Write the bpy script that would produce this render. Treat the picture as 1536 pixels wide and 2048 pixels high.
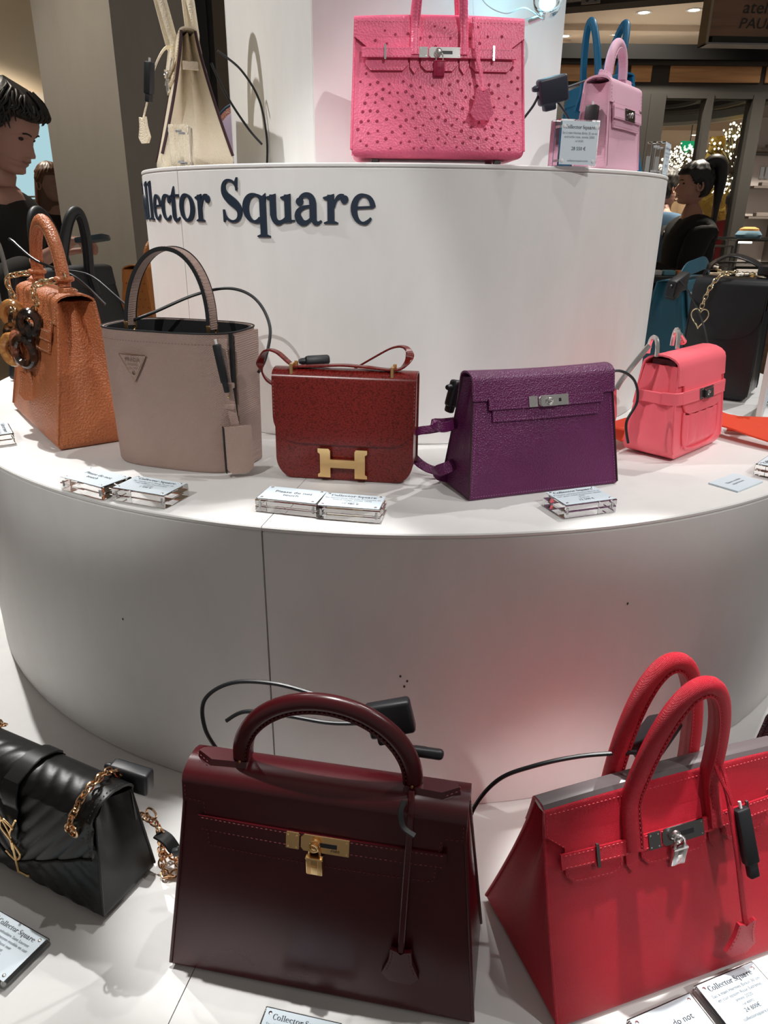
import bpy, bmesh, math, random
import numpy as np
from mathutils import Vector, Matrix
random.seed(7)
for o in list(bpy.data.objects): bpy.data.objects.remove(o)
SC = bpy.context.scene
COL = SC.collection
# ------------------------------------------------------------------ camera (solved from the rims of the round tiers)
F, PITCH, ROLL = 1483.946, 0.3845855, 0.0107936
CAMP = Vector((-0.03093, -1.62498, 1.43722))
Z1, Z2, Z3 = 1.50, 1.09684, 0.69720          # top, middle, bottom tier heights
R1, R2, R3 = 0.50, 0.8507, 1.22
_c, _s = math.cos(PITCH), math.sin(PITCH)
FW = Vector((0, _c, -_s)); _u = Vector((0, _s, _c)); _r = Vector((1, 0, 0))
RT = _r*math.cos(ROLL)+_u*math.sin(ROLL); UP = _u*math.cos(ROLL)-_r*math.sin(ROLL)
cd = bpy.data.cameras.new('camera'); cam = bpy.data.objects.new('camera', cd); COL.objects.link(cam)
cd.sensor_fit = 'VERTICAL'; cd.sensor_height = 36; cd.lens = F/2048*36; cd.clip_start = .02; cd.clip_end = 100
m = Matrix.Identity(4)
for i in range(3): m[i][0], m[i][1], m[i][2], m[i][3] = RT[i], UP[i], -FW[i], CAMP[i]
cam.matrix_world = m
SC.camera = cam
def ray(x, y): return FW+RT*((x-768)/F)+UP*((1024-y)/F)
def gp(x, y, z): d = ray(x, y); return CAMP+d*((z-CAMP.z)/d.z)
def yp(x, y, Y): d = ray(x, y); return CAMP+d*((Y-CAMP.y)/d.y)
# ------------------------------------------------------------------ world, lights, exposure
w = bpy.data.worlds.new('mall'); SC.world = w; w.use_nodes = True
bg = w.node_tree.nodes['Background']; bg.inputs[0].default_value = (1, .945, .88, 1); bg.inputs[1].default_value = .20
SC.view_settings.view_transform = 'Standard'; SC.view_settings.look = 'None'; SC.view_settings.gamma = 1
SC.view_settings.use_curve_mapping = False; SC.view_settings.exposure = 0.0
def spot(name, loc, target, power, size=.03, angle=60, blend=.5, col=(1, .98, .955)):
    l = bpy.data.lights.new(name, 'SPOT'); l.energy = power; l.shadow_soft_size = size; l.spot_size = math.radians(angle); l.spot_blend = blend; l.color = col
    o = bpy.data.objects.new(name, l); COL.objects.link(o); o.location = loc
    o.rotation_euler = (Vector(target)-Vector(loc)).to_track_quat('-Z', 'Y').to_euler(); return o
spot('track_spot_right_offscreen', (2.15, -.80, 3.5), (0.2, -.8, .9), 62, .022, 52)
spot('track_spot_above_front_offscreen', (.55, -.70, 3.7), (.15, -.75, 1.0), 48, .022, 60)
spot('added_spot_above_burgundy_offscreen', (-.15, -.58, 3.7), (-.15, -.97, .75), 320, .022, 8.5, .6)  # added narrow spot, brightens the tier behind the burgundy bag
spot('track_spot_left_rear_offscreen', (-1.5, .75, 3.5), (-.68, -.62, .72), 330, .022, 22, .6)
spot('track_spot_left_offscreen', (-1.9, -.40, 3.55), (-.28, -.15, 1.70), 200, .022, 22, .5)
spot('track_spot_front_right_offscreen', (1.25, -3.0, 3.6), (.26, -.5, 1.42), 155, .022, 17, .35)
spot('track_spot_front_left_offscreen', (-1.25, -3.0, 3.6), (-.36, -.55, 1.37), 180, .022, 14, .35)
spot('added_spot_right_front_offscreen', (2.3, -2.5, 3.4), (.35, -1.04, .85), 165, .022, 6.5, .5)  # added narrow spot, brightens the front of the red tote
spot('added_spot_above_red_offscreen', (.34, -.50, 3.7), (.275, -.985, .80), 440, .022, 7, .5)  # added narrow spot on the red tote's back, for its red bounce
spot('track_spot_rear_left_offscreen', (-1.3, 1.2, 3.6), (-.35, -.1, 1.40), 60, .022, 34)
spot('track_spot_rear_right_offscreen', (1.5, .6, 3.6), (.42, -.15, 1.40), 130, .022, 34)
# ------------------------------------------------------------------ mesh helpers
class MB:
    def __init__(s): s.v = []; s.f = []
    def add(s, VF):
        V, Fc = (VF.v, VF.f) if isinstance(VF, MB) else VF; o = len(s.v); s.v += [tuple(p) for p in V]; s.f += [tuple(i+o for i in f) for f in Fc]; return s
def obj(name, VF, mat, parent=None, smooth=35, **props):
    if isinstance(VF, MB): VF = (VF.v, VF.f)
    if isinstance(VF, bpy.types.Mesh): me = VF
    else:
        me = bpy.data.meshes.new(name); me.from_pydata([tuple(p) for p in VF[0]], [], [tuple(f) for f in VF[1]])
        bm = bmesh.new(); bm.from_mesh(me); bmesh.ops.recalc_face_normals(bm, faces=bm.faces); bm.to_mesh(me); bm.free()
        if smooth:
            me.polygons.foreach_set('use_smooth', [True]*len(me.polygons)); me.set_sharp_from_angle(angle=math.radians(smooth))
    o = bpy.data.objects.new(name, me); COL.objects.link(o)
    if mat and not me.materials: me.materials.append(mat)
    if parent: o.parent = parent
    for k, v in props.items(): o[k] = v
    return o
def thing(name, label, cat, loc=(0, 0, 0), rz=0, group=None, rot=None):
    o = bpy.data.objects.new(name, None); COL.objects.link(o); o.location = loc; o.rotation_euler = rot or (0, 0, rz); o.empty_display_size = .02
    o['label'] = label; o['category'] = cat
    if group: o['group'] = group
    return o
def xf(VF, loc=(0, 0, 0), rot=(0, 0, 0), sc=1):
    from mathutils import Euler
    k = (sc, sc, sc) if isinstance(sc, (int, float)) else tuple(sc)
    M = Matrix.Translation(loc) @ Euler(rot).to_matrix().to_4x4() @ Matrix.Diagonal(k+(1,))
    return [M @ Vector(p) for p in VF[0]], VF[1]
_bc = {}
def rbox(sx, sy, sz, r=.002, seg=2, c=(0, 0, 0)):
    k = (sx, sy, sz, r, seg)
    if k not in _bc:
        bm = bmesh.new(); bmesh.ops.create_cube(bm, size=1)
        for v in bm.verts: v.co = Vector((v.co.x*sx, v.co.y*sy, v.co.z*sz))
        if r > 0: bmesh.ops.bevel(bm, geom=bm.edges[:], offset=min(r, .49*min(sx, sy, sz)), segments=seg, profile=.5, affect='EDGES')
        bm.verts.index_update(); _bc[k] = ([v.co.copy() for v in bm.verts], [tuple(v.index for v in f.verts) for f in bm.faces]); bm.free()
    V, Fc = _bc[k]; c = Vector(c); return [p+c for p in V], Fc
def box2(a, b, r=0, seg=1):
    a, b = Vector(a), Vector(b); d = b-a; return rbox(abs(d.x), abs(d.y), abs(d.z), r, seg, (a+b)/2)
def catmull(pts, n=8, closed=False):
    P = [Vector(p) for p in pts]; out = []; N = len(P)
    rng = range(N) if closed else range(N-1)
    for i in rng:
        if closed: a, b, c, d = P[i-1], P[i], P[(i+1) % N], P[(i+2) % N]
        else: a, b, c, d = P[max(i-1, 0)], P[i], P[i+1], P[min(i+2, N-1)]
        for k in range(n):
            t = k/n; out.append(.5*((2*b)+(c-a)*t+(2*a-5*b+4*c-d)*t*t+(3*b-a-3*c+d)*t**3))
    if not closed: out.append(P[-1].copy())
    return out
def frames(P, closed=False, up=None):
    n = len(P); T = []
    for i in range(n):
        a = P[i-1] if (i > 0 or closed) else P[i]; b = P[(i+1) % n] if (i < n-1 or closed) else P[i]
        t = (b-a); T.append(t.normalized() if t.length > 1e-9 else Vector((0, 0, 1)))
    Ns = []
    if up is not None:
        for i in range(n):
            u = Vector(up(i) if callable(up) else up); q = u-T[i]*u.dot(T[i])
            Ns.append(q.normalized() if q.length > 1e-6 else (Ns[-1] if Ns else T[i].orthogonal().normalized()))
    else:
        q = T[0].orthogonal().normalized()
        for i in range(n):
            q = (q-T[i]*q.dot(T[i])).normalized(); Ns.append(q.copy())
    return T, Ns
def sweep(path, sec, closed=False, up=None, caps=True, scale=None):
    """sec: list of (a,b) : a along N (up), b along T x N"""
    P = [Vector(p) for p in path]; T, Ns = frames(P, closed, up); k = len(sec); V = []; Fc = []
    for i, p in enumerate(P):
        B = T[i].cross(Ns[i]); s = scale(i/(len(P)-1)) if scale else 1
        for a, b in sec: V.append(p+Ns[i]*(a*s)+B*(b*s))
    n = len(P)
    for i in range(n if closed else n-1):
        j = (i+1) % n
        for q in range(k): Fc.append((i*k+q, i*k+(q+1) % k, j*k+(q+1) % k, j*k+q))
    if caps and not closed: Fc.append(tuple(range(k-1, -1, -1))); Fc.append(tuple((n-1)*k+q for q in range(k)))
    return V, Fc
def circ(r, n=10, r2=None): return [(r*math.cos(2*math.pi*i/n), (r2 or r)*math.sin(2*math.pi*i/n)) for i in range(n)]
def rect(a, b, ch=.3):
    """thickness a (along N), width b, chamfered"""
    c = min(a, b)*ch; a /= 2; b /= 2
    return [(a, -b+c), (a, b-c), (a-c, b), (-a+c, b), (-a, b-c), (-a, -b+c), (-a+c, -b), (a-c, -b)]
def tube(path, r, n=10, closed=False, up=None, scale=None, r2=None): return sweep(path, circ(r, n, r2), closed, up, True, scale)
def ribbon(path, w, t, up=None, closed=False, scale=None): return sweep(path, rect(t, w), closed, up, True, scale)
def lathe(prof, n=24, cap=True):
    V = []; Fc = []; m_ = len(prof)
    for i in range(n):
        a = 2*math.pi*i/n
        for r, z in prof: V.append(Vector((r*math.cos(a), r*math.sin(a), z)))
    for i in range(n):
        j = (i+1) % n
        for k in range(m_-1): Fc.append((i*m_+k, j*m_+k, j*m_+k+1, i*m_+k+1))
    if cap:
        if prof[0][0] > 1e-6: Fc.append(tuple(i*m_ for i in range(n-1, -1, -1)))
        if prof[-1][0] > 1e-6: Fc.append(tuple(i*m_+m_-1 for i in range(n)))
    return V, Fc
def loft(rings, capb=True, capt=True):
    k = len(rings[0]); V = [p for r in rings for p in r]; Fc = []
    for i in range(len(rings)-1):
        for q in range(k): Fc.append((i*k+q, i*k+(q+1) % k, (i+1)*k+(q+1) % k, (i+1)*k+q))
    if capb: Fc.append(tuple(range(k-1, -1, -1)))
    if capt: Fc.append(tuple((len(rings)-1)*k+q for q in range(k)))
    return V, Fc
def grid(fn, nu, nv):
    V = [Vector(fn(i/nu, j/nv)) for j in range(nv+1) for i in range(nu+1)]; w_ = nu+1
    return V, [(j*w_+i, j*w_+i+1, (j+1)*w_+i+1, (j+1)*w_+i) for j in range(nv) for i in range(nu)]
def thick(VF, t):
    """solid of thickness t grown along -normal side from an open surface (outer = given)"""
    V, Fc = [Vector(p) for p in VF[0]], VF[1]; N = [Vector() for _ in V]
    for f in Fc:
        a, b, c = V[f[0]], V[f[1]], V[f[2]]; n = (b-a).cross(c-a)
        for i in f: N[i] += n
    o = len(V); inner = [V[i]-(N[i].normalized() if N[i].length > 0 else Vector())*t for i in range(o)]
    E = {}
    for f in Fc:
        for i in range(len(f)):
            a, b = f[i], f[(i+1) % len(f)]; k = (min(a, b), max(a, b)); E.setdefault(k, []).append((a, b))
    F2 = list(Fc)+[tuple(i+o for i in reversed(f)) for f in Fc]
    for k, l in E.items():
        if len(l) == 1: a, b = l[0]; F2.append((b, a, a+o, b+o))
    return V+inner, F2
def extr(poly, t, M=None):
    """poly: list of (x,z); extruded from y=0 to y=t (t<0 : towards viewer)"""
    n = len(poly); V = [Vector((x, 0, z)) for x, z in poly]+[Vector((x, t, z)) for x, z in poly]
    Fc = [tuple(range(n)), tuple(range(2*n-1, n-1, -1))]+[(i, i+n, (i+1) % n+n, (i+1) % n) for i in range(n)]
    if M: V = [M(p) if callable(M) else M @ p for p in V]
    return V, Fc
def arclen(P):
    L = [0]
    for i in range(1, len(P)): L.append(L[-1]+(P[i]-P[i-1]).length)
    return L
def resample(P, step):
    P = [Vector(p) for p in P]; L = arclen(P); out = []; j = 0; n = max(1, int(L[-1]/step))
    for k in range(n+1):
        s = L[-1]*k/n
        while j < len(P)-2 and L[j+1] < s: j += 1
        d = L[j+1]-L[j]; out.append(P[j].lerp(P[j+1], (s-L[j])/d if d > 0 else 0))
    return out
def stitches(P, ln=.0031, gap=.0016, r=.00058):
    """row of single thread stitches along a polyline"""
    P = [Vector(p) for p in P]; L = arclen(P); mb = MB(); s = gap; j = 0; Fc = [(0, 2, 4), (0, 4, 3), (0, 3, 5), (0, 5, 2), (1, 4, 2), (1, 3, 4), (1, 5, 3), (1, 2, 5)]
    def at(q):
        nonlocal j
        while j < len(P)-2 and L[j+1] < q: j += 1
        d = L[j+1]-L[j]; return P[j].lerp(P[j+1], (q-L[j])/d if d > 0 else 0)
    while s+ln < L[-1]:
        a = at(s); b = at(s+ln); t = (b-a).normalized(); n1 = t.orthogonal().normalized()*r; n2 = t.cross(n1); c = (a+b)/2
        mb.add(([a, b, c+n1, c-n1, c+n2, c-n2], Fc)); s += ln+gap
    return mb
def arch(hw, zb, zt, n=36, p=2.0, y0=0, y1=0, cx=0):
    out = []
    for i in range(n+1):
        a = math.pi*(1-i/n); c, s = math.cos(a), math.sin(a)
        x = hw*math.copysign(abs(c)**(2/p), c); z = zb+(zt-zb)*max(s, 0)**(2/p); out.append(Vector((cx+x, y0+(y1-y0)*(z-zb)/(zt-zb), z)))
    return out
# ------------------------------------------------------------------ materials
MATS = {}
def mat(name, col=(.8, .8, .8), rough=.5, metal=0, spec=.5, **kw):
    if name in MATS: return MATS[name]
    mt = bpy.data.materials.new(name); mt.use_nodes = True; b = mt.node_tree.nodes['Principled BSDF']
    b.inputs['Base Color'].default_value = (*col, 1); b.inputs['Roughness'].default_value = rough; b.inputs['Metallic'].default_value = metal
    b.inputs['Specular IOR Level'].default_value = spec
    for k, v in kw.items(): b.inputs[k.replace('_', ' ')].default_value = v
    MATS[name] = mt; return mt
def N_(mt, t, **ins):
    n = mt.node_tree.nodes.new(t)
    for k, v in ins.items():
        if k in n.inputs: n.inputs[k].default_value = v
        else: setattr(n, k, v)
    return n
def L_(mt, a, b): mt.node_tree.links.new(a, b)
def coords(mt, sc=(1, 1, 1), rot=(0, 0, 0)):
    tc = N_(mt, 'ShaderNodeTexCoord'); mp = N_(mt, 'ShaderNodeMapping'); mp.inputs['Scale'].default_value = sc; mp.inputs['Rotation'].default_value = rot
    L_(mt, tc.outputs['Object'], mp.inputs['Vector']); return mp.outputs[0]
def ramp(mt, fac, stops):
    r = N_(mt, 'ShaderNodeValToRGB'); e = r.color_ramp.elements
    while len(e) < len(stops): e.new(.5)
    for i, (p, c) in enumerate(stops): e[i].position = p; e[i].color = (*c, 1) if len(c) == 3 else c
    L_(mt, fac, r.inputs[0]); return r.outputs[0]
def bump(mt, h, strength=.3, dist=.001):
    b = N_(mt, 'ShaderNodeBump', Strength=strength, Distance=dist); L_(mt, h, b.inputs['Height']); L_(mt, b.outputs[0], mt.node_tree.nodes['Principled BSDF'].inputs['Normal'])
def mul(c, k): return tuple(min(1, x*k) for x in c)
def leather(name, col, grain='pebble', scale=1, rough=.42, strength=.35, var=.12, spec=.45):
    if name in MATS: return MATS[name]
    mt = mat(name, col, rough, 0, spec); b = mt.node_tree.nodes['Principled BSDF']
    v = coords(mt)
    nz = N_(mt, 'ShaderNodeTexNoise', Scale=14.0, Detail=3.0); L_(mt, v, nz.inputs['Vector'])
    L_(mt, ramp(mt, nz.outputs[0], [(.3, mul(col, 1-var)), (.7, mul(col, 1+var))]), b.inputs['Base Color'])
    if grain == 'smooth':
        n2 = N_(mt, 'ShaderNodeTexNoise', Scale=420.0*scale, Detail=2.0); L_(mt, v, n2.inputs['Vector']); bump(mt, n2.outputs[0], strength*.35, .0006)
    elif grain == 'pebble':
        vo = N_(mt, 'ShaderNodeTexVoronoi', Scale=430.0*scale, Randomness=1.0); L_(mt, v, vo.inputs['Vector']); bump(mt, vo.outputs['Distance'], strength*1.3, .0022)
    elif grain == 'cross':                                   # fine crosshatched emboss
        ws = []
        for a in (.7, -.7):
            wv = N_(mt, 'ShaderNodeTexWave', Scale=300.0*scale, Distortion=.9, bands_direction='Z'); wv.inputs['Detail Scale'].default_value = 60.0; L_(mt, coords(mt, (1, 1, 1), (0, a, 0)), wv.inputs['Vector']); ws.append(wv.outputs['Fac'])
        mx = N_(mt, 'ShaderNodeMath', operation='MAXIMUM'); L_(mt, ws[0], mx.inputs[0]); L_(mt, ws[1], mx.inputs[1]); bump(mt, mx.outputs[0], strength*1.4, .0015)
    elif grain == 'lizard':
        vo = N_(mt, 'ShaderNodeTexVoronoi', Scale=1.0, Randomness=.62); L_(mt, coords(mt, (400*scale, .01, 540*scale), (0, .5, 0)), vo.inputs['Vector'])
        L_(mt, ramp(mt, vo.outputs['Distance'], [(.0, mul(col, 1.15)), (.45, col), (.8, mul(col, .42))]), b.inputs['Base Color']); bump(mt, vo.outputs['Distance'], -strength, .0006)
    elif grain == 'canvas':
        wv = N_(mt, 'ShaderNodeTexWave', Scale=330.0*scale, Distortion=.5); L_(mt, coords(mt, (1, 1, 1), (.5, .6, .6)), wv.inputs['Vector']); bump(mt, wv.outputs['Fac'], strength, .0008)
    return mt
def plaster(name, col, rough=.6):
    mt = mat(name, col, rough); b = mt.node_tree.nodes['Principled BSDF']
    n1 = N_(mt, 'ShaderNodeTexNoise', Scale=3.2, Detail=7.0, Roughness=.62, Distortion=.6); L_(mt, coords(mt, (1, 1, .45)), n1.inputs['Vector'])
    n2 = N_(mt, 'ShaderNodeTexNoise', Scale=19.0, Detail=5.0, Distortion=1.2); L_(mt, coords(mt, (1, 1, .35)), n2.inputs['Vector'])
    ad = N_(mt, 'ShaderNodeMath', operation='MULTIPLY_ADD'); L_(mt, n2.outputs[0], ad.inputs[0]); ad.inputs[1].default_value = .35; L_(mt, n1.outputs[0], ad.inputs[2])
    L_(mt, ramp(mt, ad.outputs[0], [(.42, mul(col, .93)), (.66, col), (.9, mul(col, 1.05))]), b.inputs['Base Color']); bump(mt, ad.outputs[0], .12, .004); return mt
def wood(name, col, rough=.5, sc=6):
    mt = mat(name, col, rough); b = mt.node_tree.nodes['Principled BSDF']
    n1 = N_(mt, 'ShaderNodeTexNoise', Scale=2.5*sc, Detail=6.0, Distortion=.4); L_(mt, coords(mt, (.12, .12, 1.6)), n1.inputs['Vector'])
    L_(mt, ramp(mt, n1.outputs[0], [(.3, mul(col, .72)), (.7, mul(col, 1.2))]), b.inputs['Base Color']); return mt
def emit(name, col, strength):
    if name in MATS: return MATS[name]
    return mat(name, (0, 0, 0), .5, 0, 0, Emission_Color=(*col, 1), Emission_Strength=strength)
GOLD = mat('polished_gold', (.88, .58, .27), .27, 1); SILVER = mat('palladium', (.80, .79, .78), .24, 1); DKSTEEL = mat('dark_steel', (.22, .22, .22), .22, 1)
BLACKP = mat('black_plastic', (.012, .013, .016), .42); WHITEP = mat('white_plastic', (.8, .8, .8), .4); CABLE = mat('black_cable', (.01, .012, .015), .38)
GLASS = mat('clear_acrylic', (.97, .98, .98), .02, 0, .5, Transmission_Weight=1.0, IOR=1.22)
PAPER = mat('tag_paper', (.66, .76, .83), .55); INK = mat('ink', (.035, .045, .06), .6); INKG = mat('ink_grey', (.16, .19, .22), .6)
# ------------------------------------------------------------------ round tiered display stand
PLAS = PLASTOP = plaster('microcement_white', (.76, .752, .738), .57)
SEAM = mat('seam_dark', (.05, .045, .04), .8)
def ring_panel(r0, r1, z0, z1, a0, a1, n=40):
    def P(r, a, z): return Vector((r*math.sin(a), -r*math.cos(a), z))
    prof = [(r0, z0), (r1-.0015, z0), (r1, z0+.0015), (r1, z1-.0015), (r1-.0015, z1), (r0, z1)]
    rings = [[P(r, a0+(a1-a0)*i/n, z) for r, z in prof] for i in range(n+1)]
    return loft(rings)
def tier(r, zb, zt, seam, k, label, floor_r=0):
    stand = thing('display_tier', label, 'display stand', (0, 0, 0))
    obj('core', lathe([(r-.03, zb), (r-.03, zt-.006)], 64), SEAM, stand)
    g = .0011/r
    for i in range(k):
        a0 = seam+2*math.pi*i/k
        obj('side_panel', ring_panel(r-.025, r, zb, zt-.0065, a0+g, a0+2*math.pi/k-g, 48), PLAS, stand)
        obj('top_panel', ring_panel(max(floor_r-.03, .03), r+.0006, zt-.006, zt, a0+g*.5, a0+2*math.pi/k-g*.5, 48), PLASTOP, stand)
    return stand
T1 = tier(R1, Z2+.0002, Z1, -.809, 3, 'round white display tier with navy lettering, uppermost of the stack')
T2 = tier(R2, Z3+.0002, Z2, -.2049, 4, 'round white display tier carrying the bucket bag and lizard bag')
T3 = tier(R3, 0.08, Z3, -.2049, 4, 'widest round white display tier carrying the burgundy bag and red tote')
obj('plinth', lathe([(R3-.06, 0), (R3-.06, .08)], 64), SEAM, T3)
# small scuffs on the middle tier side
for a, z in ((-.01, .905), (.0, .898), (-.004, .89), (.33, .985), (-.46, .93)):
    obj('scuff', xf(lathe([(.0, 0), (.0014, .0002), (.0009, .0006), (0, .0007)], 8), (R2*math.sin(a), -R2*math.cos(a), z), (math.pi/2, 0, a), (1, 1.4, 1)), SEAM, T2)
# square pillar on the top tier
pill = thing('display_pillar', 'square white microcement pillar standing on the top tier behind the bags', 'pillar', (-.041, -.018, Z1), math.radians(26.5))
obj('side_slab', box2((-.2325, -.2325, 0), (.2325, -.2295, 1.3)), PLAS, pill); obj('side_slab', box2((-.2325, .2295, 0), (.2325, .2325, 1.3)), PLAS, pill)
obj('side_slab', box2((-.2325, -.2285, 0), (-.2295, .2285, 1.3)), PLAS, pill); obj('side_slab', box2((.2295, -.2285, 0), (.2325, .2285, 1.3)), PLAS, pill)
obj('inner_core', box2((-.228, -.228, 0), (.228, .228, 1.29)), SEAM, pill)
# ------------------------------------------------------------------ serif lettering drawn stroke by stroke (x-height = 1)
def pen(pts, wid):
    P = [Vector((x, y, 0)) for x, y in pts]; n = len(P); A = []; B = []
    for i in range(n):
        t = (P[min(i+1, n-1)]-P[max(i-1, 0)]).normalized(); nn = Vector((-t.y, t.x, 0)); w_ = wid(i/(n-1)) if callable(wid) else wid
        A.append(P[i]+nn*w_/2); B.append(P[i]-nn*w_/2)
    return [[(A[i].x, A[i].y), (A[i+1].x, A[i+1].y), (B[i+1].x, B[i+1].y), (B[i].x, B[i].y)] for i in range(n-1)]
def ell(cx, cy, rx, ry, a0, a1, n=28, tilt=0.0):
    out = []
    for i in range(n+1):
        a = math.radians(a0+(a1-a0)*i/n); x, y = rx*math.cos(a), ry*math.sin(a); out.append((cx+x*math.cos(tilt)-y*math.sin(tilt), cy+x*math.sin(tilt)+y*math.cos(tilt)))
    return out
def dot(cx, cy, r): return [ell(cx, cy, r, r, 0, 345, 15)]
def cw(a0, a1, th=.25, tn=.075, ph=12, e0=1, e1=1):
    def f(t):
        a = math.radians(a0+(a1-a0)*t+ph); w_ = tn+(th-tn)*abs(math.cos(a))**1.25
        if t < .12: w_ *= e0+(1-e0)*t/.12
        if t > .88: w_ *= e1+(1-e1)*(1-t)/.12
        return w_
    return f
def cub(p, n=26):
    a, b, c, d = [Vector((x, y, 0)) for x, y in p]; return [((1-t)**3*a+3*(1-t)**2*t*b+3*(1-t)*t*t*c+t**3*d)[:2] for t in [i/n for i in range(n+1)]]
def cubs(*seg): 
    out = []
    for s in seg: out += cub(s)[(1 if out else 0):]
    return out
TH = .25
def stem(x, y0, y1, flag=True, foot=True, th=TH):
    S = [[(x-th/2, y0), (x+th/2, y0), (x+th/2, y1), (x-th/2, y1)]]
    if flag: S.append([(x-th/2-.16, y1-.13), (x-th/2-.16, y1-.08), (x+th/2, y1+.03), (x+th/2, y1-.18), (x-th/2, y1-.2)])
    if foot: S.append([(x-th/2-.14, y0), (x+th/2+.14, y0), (x+th/2+.14, y0+.045), (x+th/2, y0+.1), (x-th/2, y0+.1), (x-th/2-.14, y0+.045)])
    return S
GLY = {
 'o': pen(ell(.52, .5, .395, .465, 0, 360, 44), cw(0, 360, .27, .085)),
 'c': pen(ell(.52, .5, .4, .465, 48, 318), cw(48, 318, .27, .085, 8, 1, .35))+dot(.76, .78, .125),
 'e': pen(ell(.52, .5, .395, .465, 8, 322), cw(8, 322, .27, .09, 8, .8, .35))+pen([(.2, .545), (.93, .575)], .085),
 'l': stem(.3, 0, 1.53),
 't': stem(.33, .16, .95, False, False)+[[(.205, .9), (.205, .97), (.36, 1.2), (.455, 1.3), (.455, .9)], [(.06, .9), (.06, .95), (.3, 1.0), (.78, 1.0), (.78, .9)]]+pen(cub([(.33, .25), (.33, -.03), (.62, -.02), (.76, .13)]), lambda t: .25-.2*t),
 'r': stem(.32, 0, .97)+pen(cub([(.44, .55), (.5, .85), (.62, .97), (.78, .9)]), lambda t: .07+.12*t)+dot(.83, .815, .145),
 'q': pen(ell(.5, .5, .385, .465, 55, 305), cw(55, 305, .27, .085))+stem(.83, -.5, .93, False, True)+[[(.7, .83), (.955, 1.02), (.955, .7), (.7, .7)]]+pen([(.7, .88), (.84, .78)], .07)+pen([(.7, .1), (.84, .22)], .07),
 'u': stem(.27, .25, .97, True, False)+stem(.88, .02, .97, True, False)+[[(.76, 0.0), (1.15, .07), (1.15, .115), (1.0, .12), (.76, .25)]]+pen(cub([(.27, .35), (.27, -.08), (.6, -.06), (.82, .2)]), lambda t: .25-.15*t),
 'a': pen(cub([(.2, .7), (.26, 1.03), (.72, 1.08), (.73, .68)]), lambda t: .09+.16*t)+dot(.24, .735, .14)+stem(.735, .2, .7, False, False)+pen(cub([(.735, .26), (.74, -.02), (.92, -.04), (1.04, .1)]), lambda t: .25-.18*t)+pen(cub([(.66, .59), (.2, .56), (.08, .36), (.2, .14)]), lambda t: .08+.19*t)+pen(cub([(.2, .14), (.33, -.06), (.55, .0), (.66, .2)]), lambda t: .27-.19*t),
 'S': pen(cubs([(.74, 1.17), (.66, 1.55), (.16, 1.58), (.17, 1.16)], [(.17, 1.16), (.18, .78), (.83, .72), (.82, .33)], [(.82, .33), (.8, -.08), (.25, -.07), (.13, .36)]), lambda t: .075+.24*math.exp(-((t-.5)/.2)**2))+[[(.7, 1.1), (.755, 1.1), (.79, 1.56), (.74, 1.56), (.66, 1.4)], [(.1, 0.0), (.15, 0.0), (.23, .15), (.165, .45), (.1, .45)]],
 'C': pen(ell(.68, .76, .55, .74, 45, 318, 36), cw(45, 318, .29, .09, 5, 1, .4))+[[(1.02, 1.06), (1.08, 1.06), (1.12, 1.54), (1.06, 1.54), (.98, 1.35)]],
}
GW = {k: (min(x for p in g for x, y in p), max(x for p in g for x, y in p)) for k, g in GLY.items()}
NAVY = mat('navy_letter', (.012, .024, .045), .45)
XH, ZBASE = .0395, 1.4203
LET = [('C', -1.385, -1.262), ('o', -1.247, -1.163), ('l', -1.153, -1.094), ('l', -1.088, -1.03), ('e', -1.024, -.945), ('c', -.9405, -.866), ('t', -.869, -.809), ('o', -.806, -.722), ('r', -.7155, -.6445), ('S', -.5915, -.5135), ('q', -.511, -.4155), ('u', -.426, -.334), ('a', -.333, -.2495), ('r', -.2455, -.1715), ('e', -.165, -.0945)]
for ch, a0, a1 in LET:
    x0, x1 = GW[ch]; mb = MB()
    def bend(p): 
        a = a0+(a1-a0)*(p.x-x0)/(x1-x0); r = R1+.0002-p.y; return Vector((r*math.sin(a), -r*math.cos(a), ZBASE+p.z*XH))
    for poly in GLY[ch]: mb.add(extr(poly, -.0022, bend))
    obj('letter', mb, NAVY, T1, 25)
# ------------------------------------------------------------------ text helpers
def sans(txt, size, align='CENTER'):
    cu = bpy.data.curves.new('t', 'FONT'); cu.body = txt; cu.size = size; cu.align_x = align; cu.resolution_u = 2; ob = bpy.data.objects.new('t', cu)
    COL.objects.link(ob); dg = bpy.context.evaluated_depsgraph_get(); me = bpy.data.meshes.new_from_object(ob.evaluated_get(dg)); V = [v.co.copy() for v in me.vertices]; Fc = [tuple(p.vertices) for p in me.polygons]
    bpy.data.objects.remove(ob); bpy.data.curves.remove(cu); bpy.data.meshes.remove(me); return V, Fc
def serif(txt, xh, track=.08, space=.45):
    V = []; Fc = []; x = 0
    for ch in txt:
        if ch == ' ': x += space; continue
        x0, x1 = GW[ch]
        for p in GLY[ch]: o = len(V); V += [Vector(((q[0]-x0+x)*xh, q[1]*xh, 0)) for q in p]; Fc.append(tuple(range(o, o+len(p))))
        x += x1-x0+track
    return [v-Vector((x*xh/2, 0, 0)) for v in V], Fc
def flat_text(name, VF, mt, parent, M):
    return obj(name, ([M @ v for v in VF[0]], VF[1]), mt, parent, 0)
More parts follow.
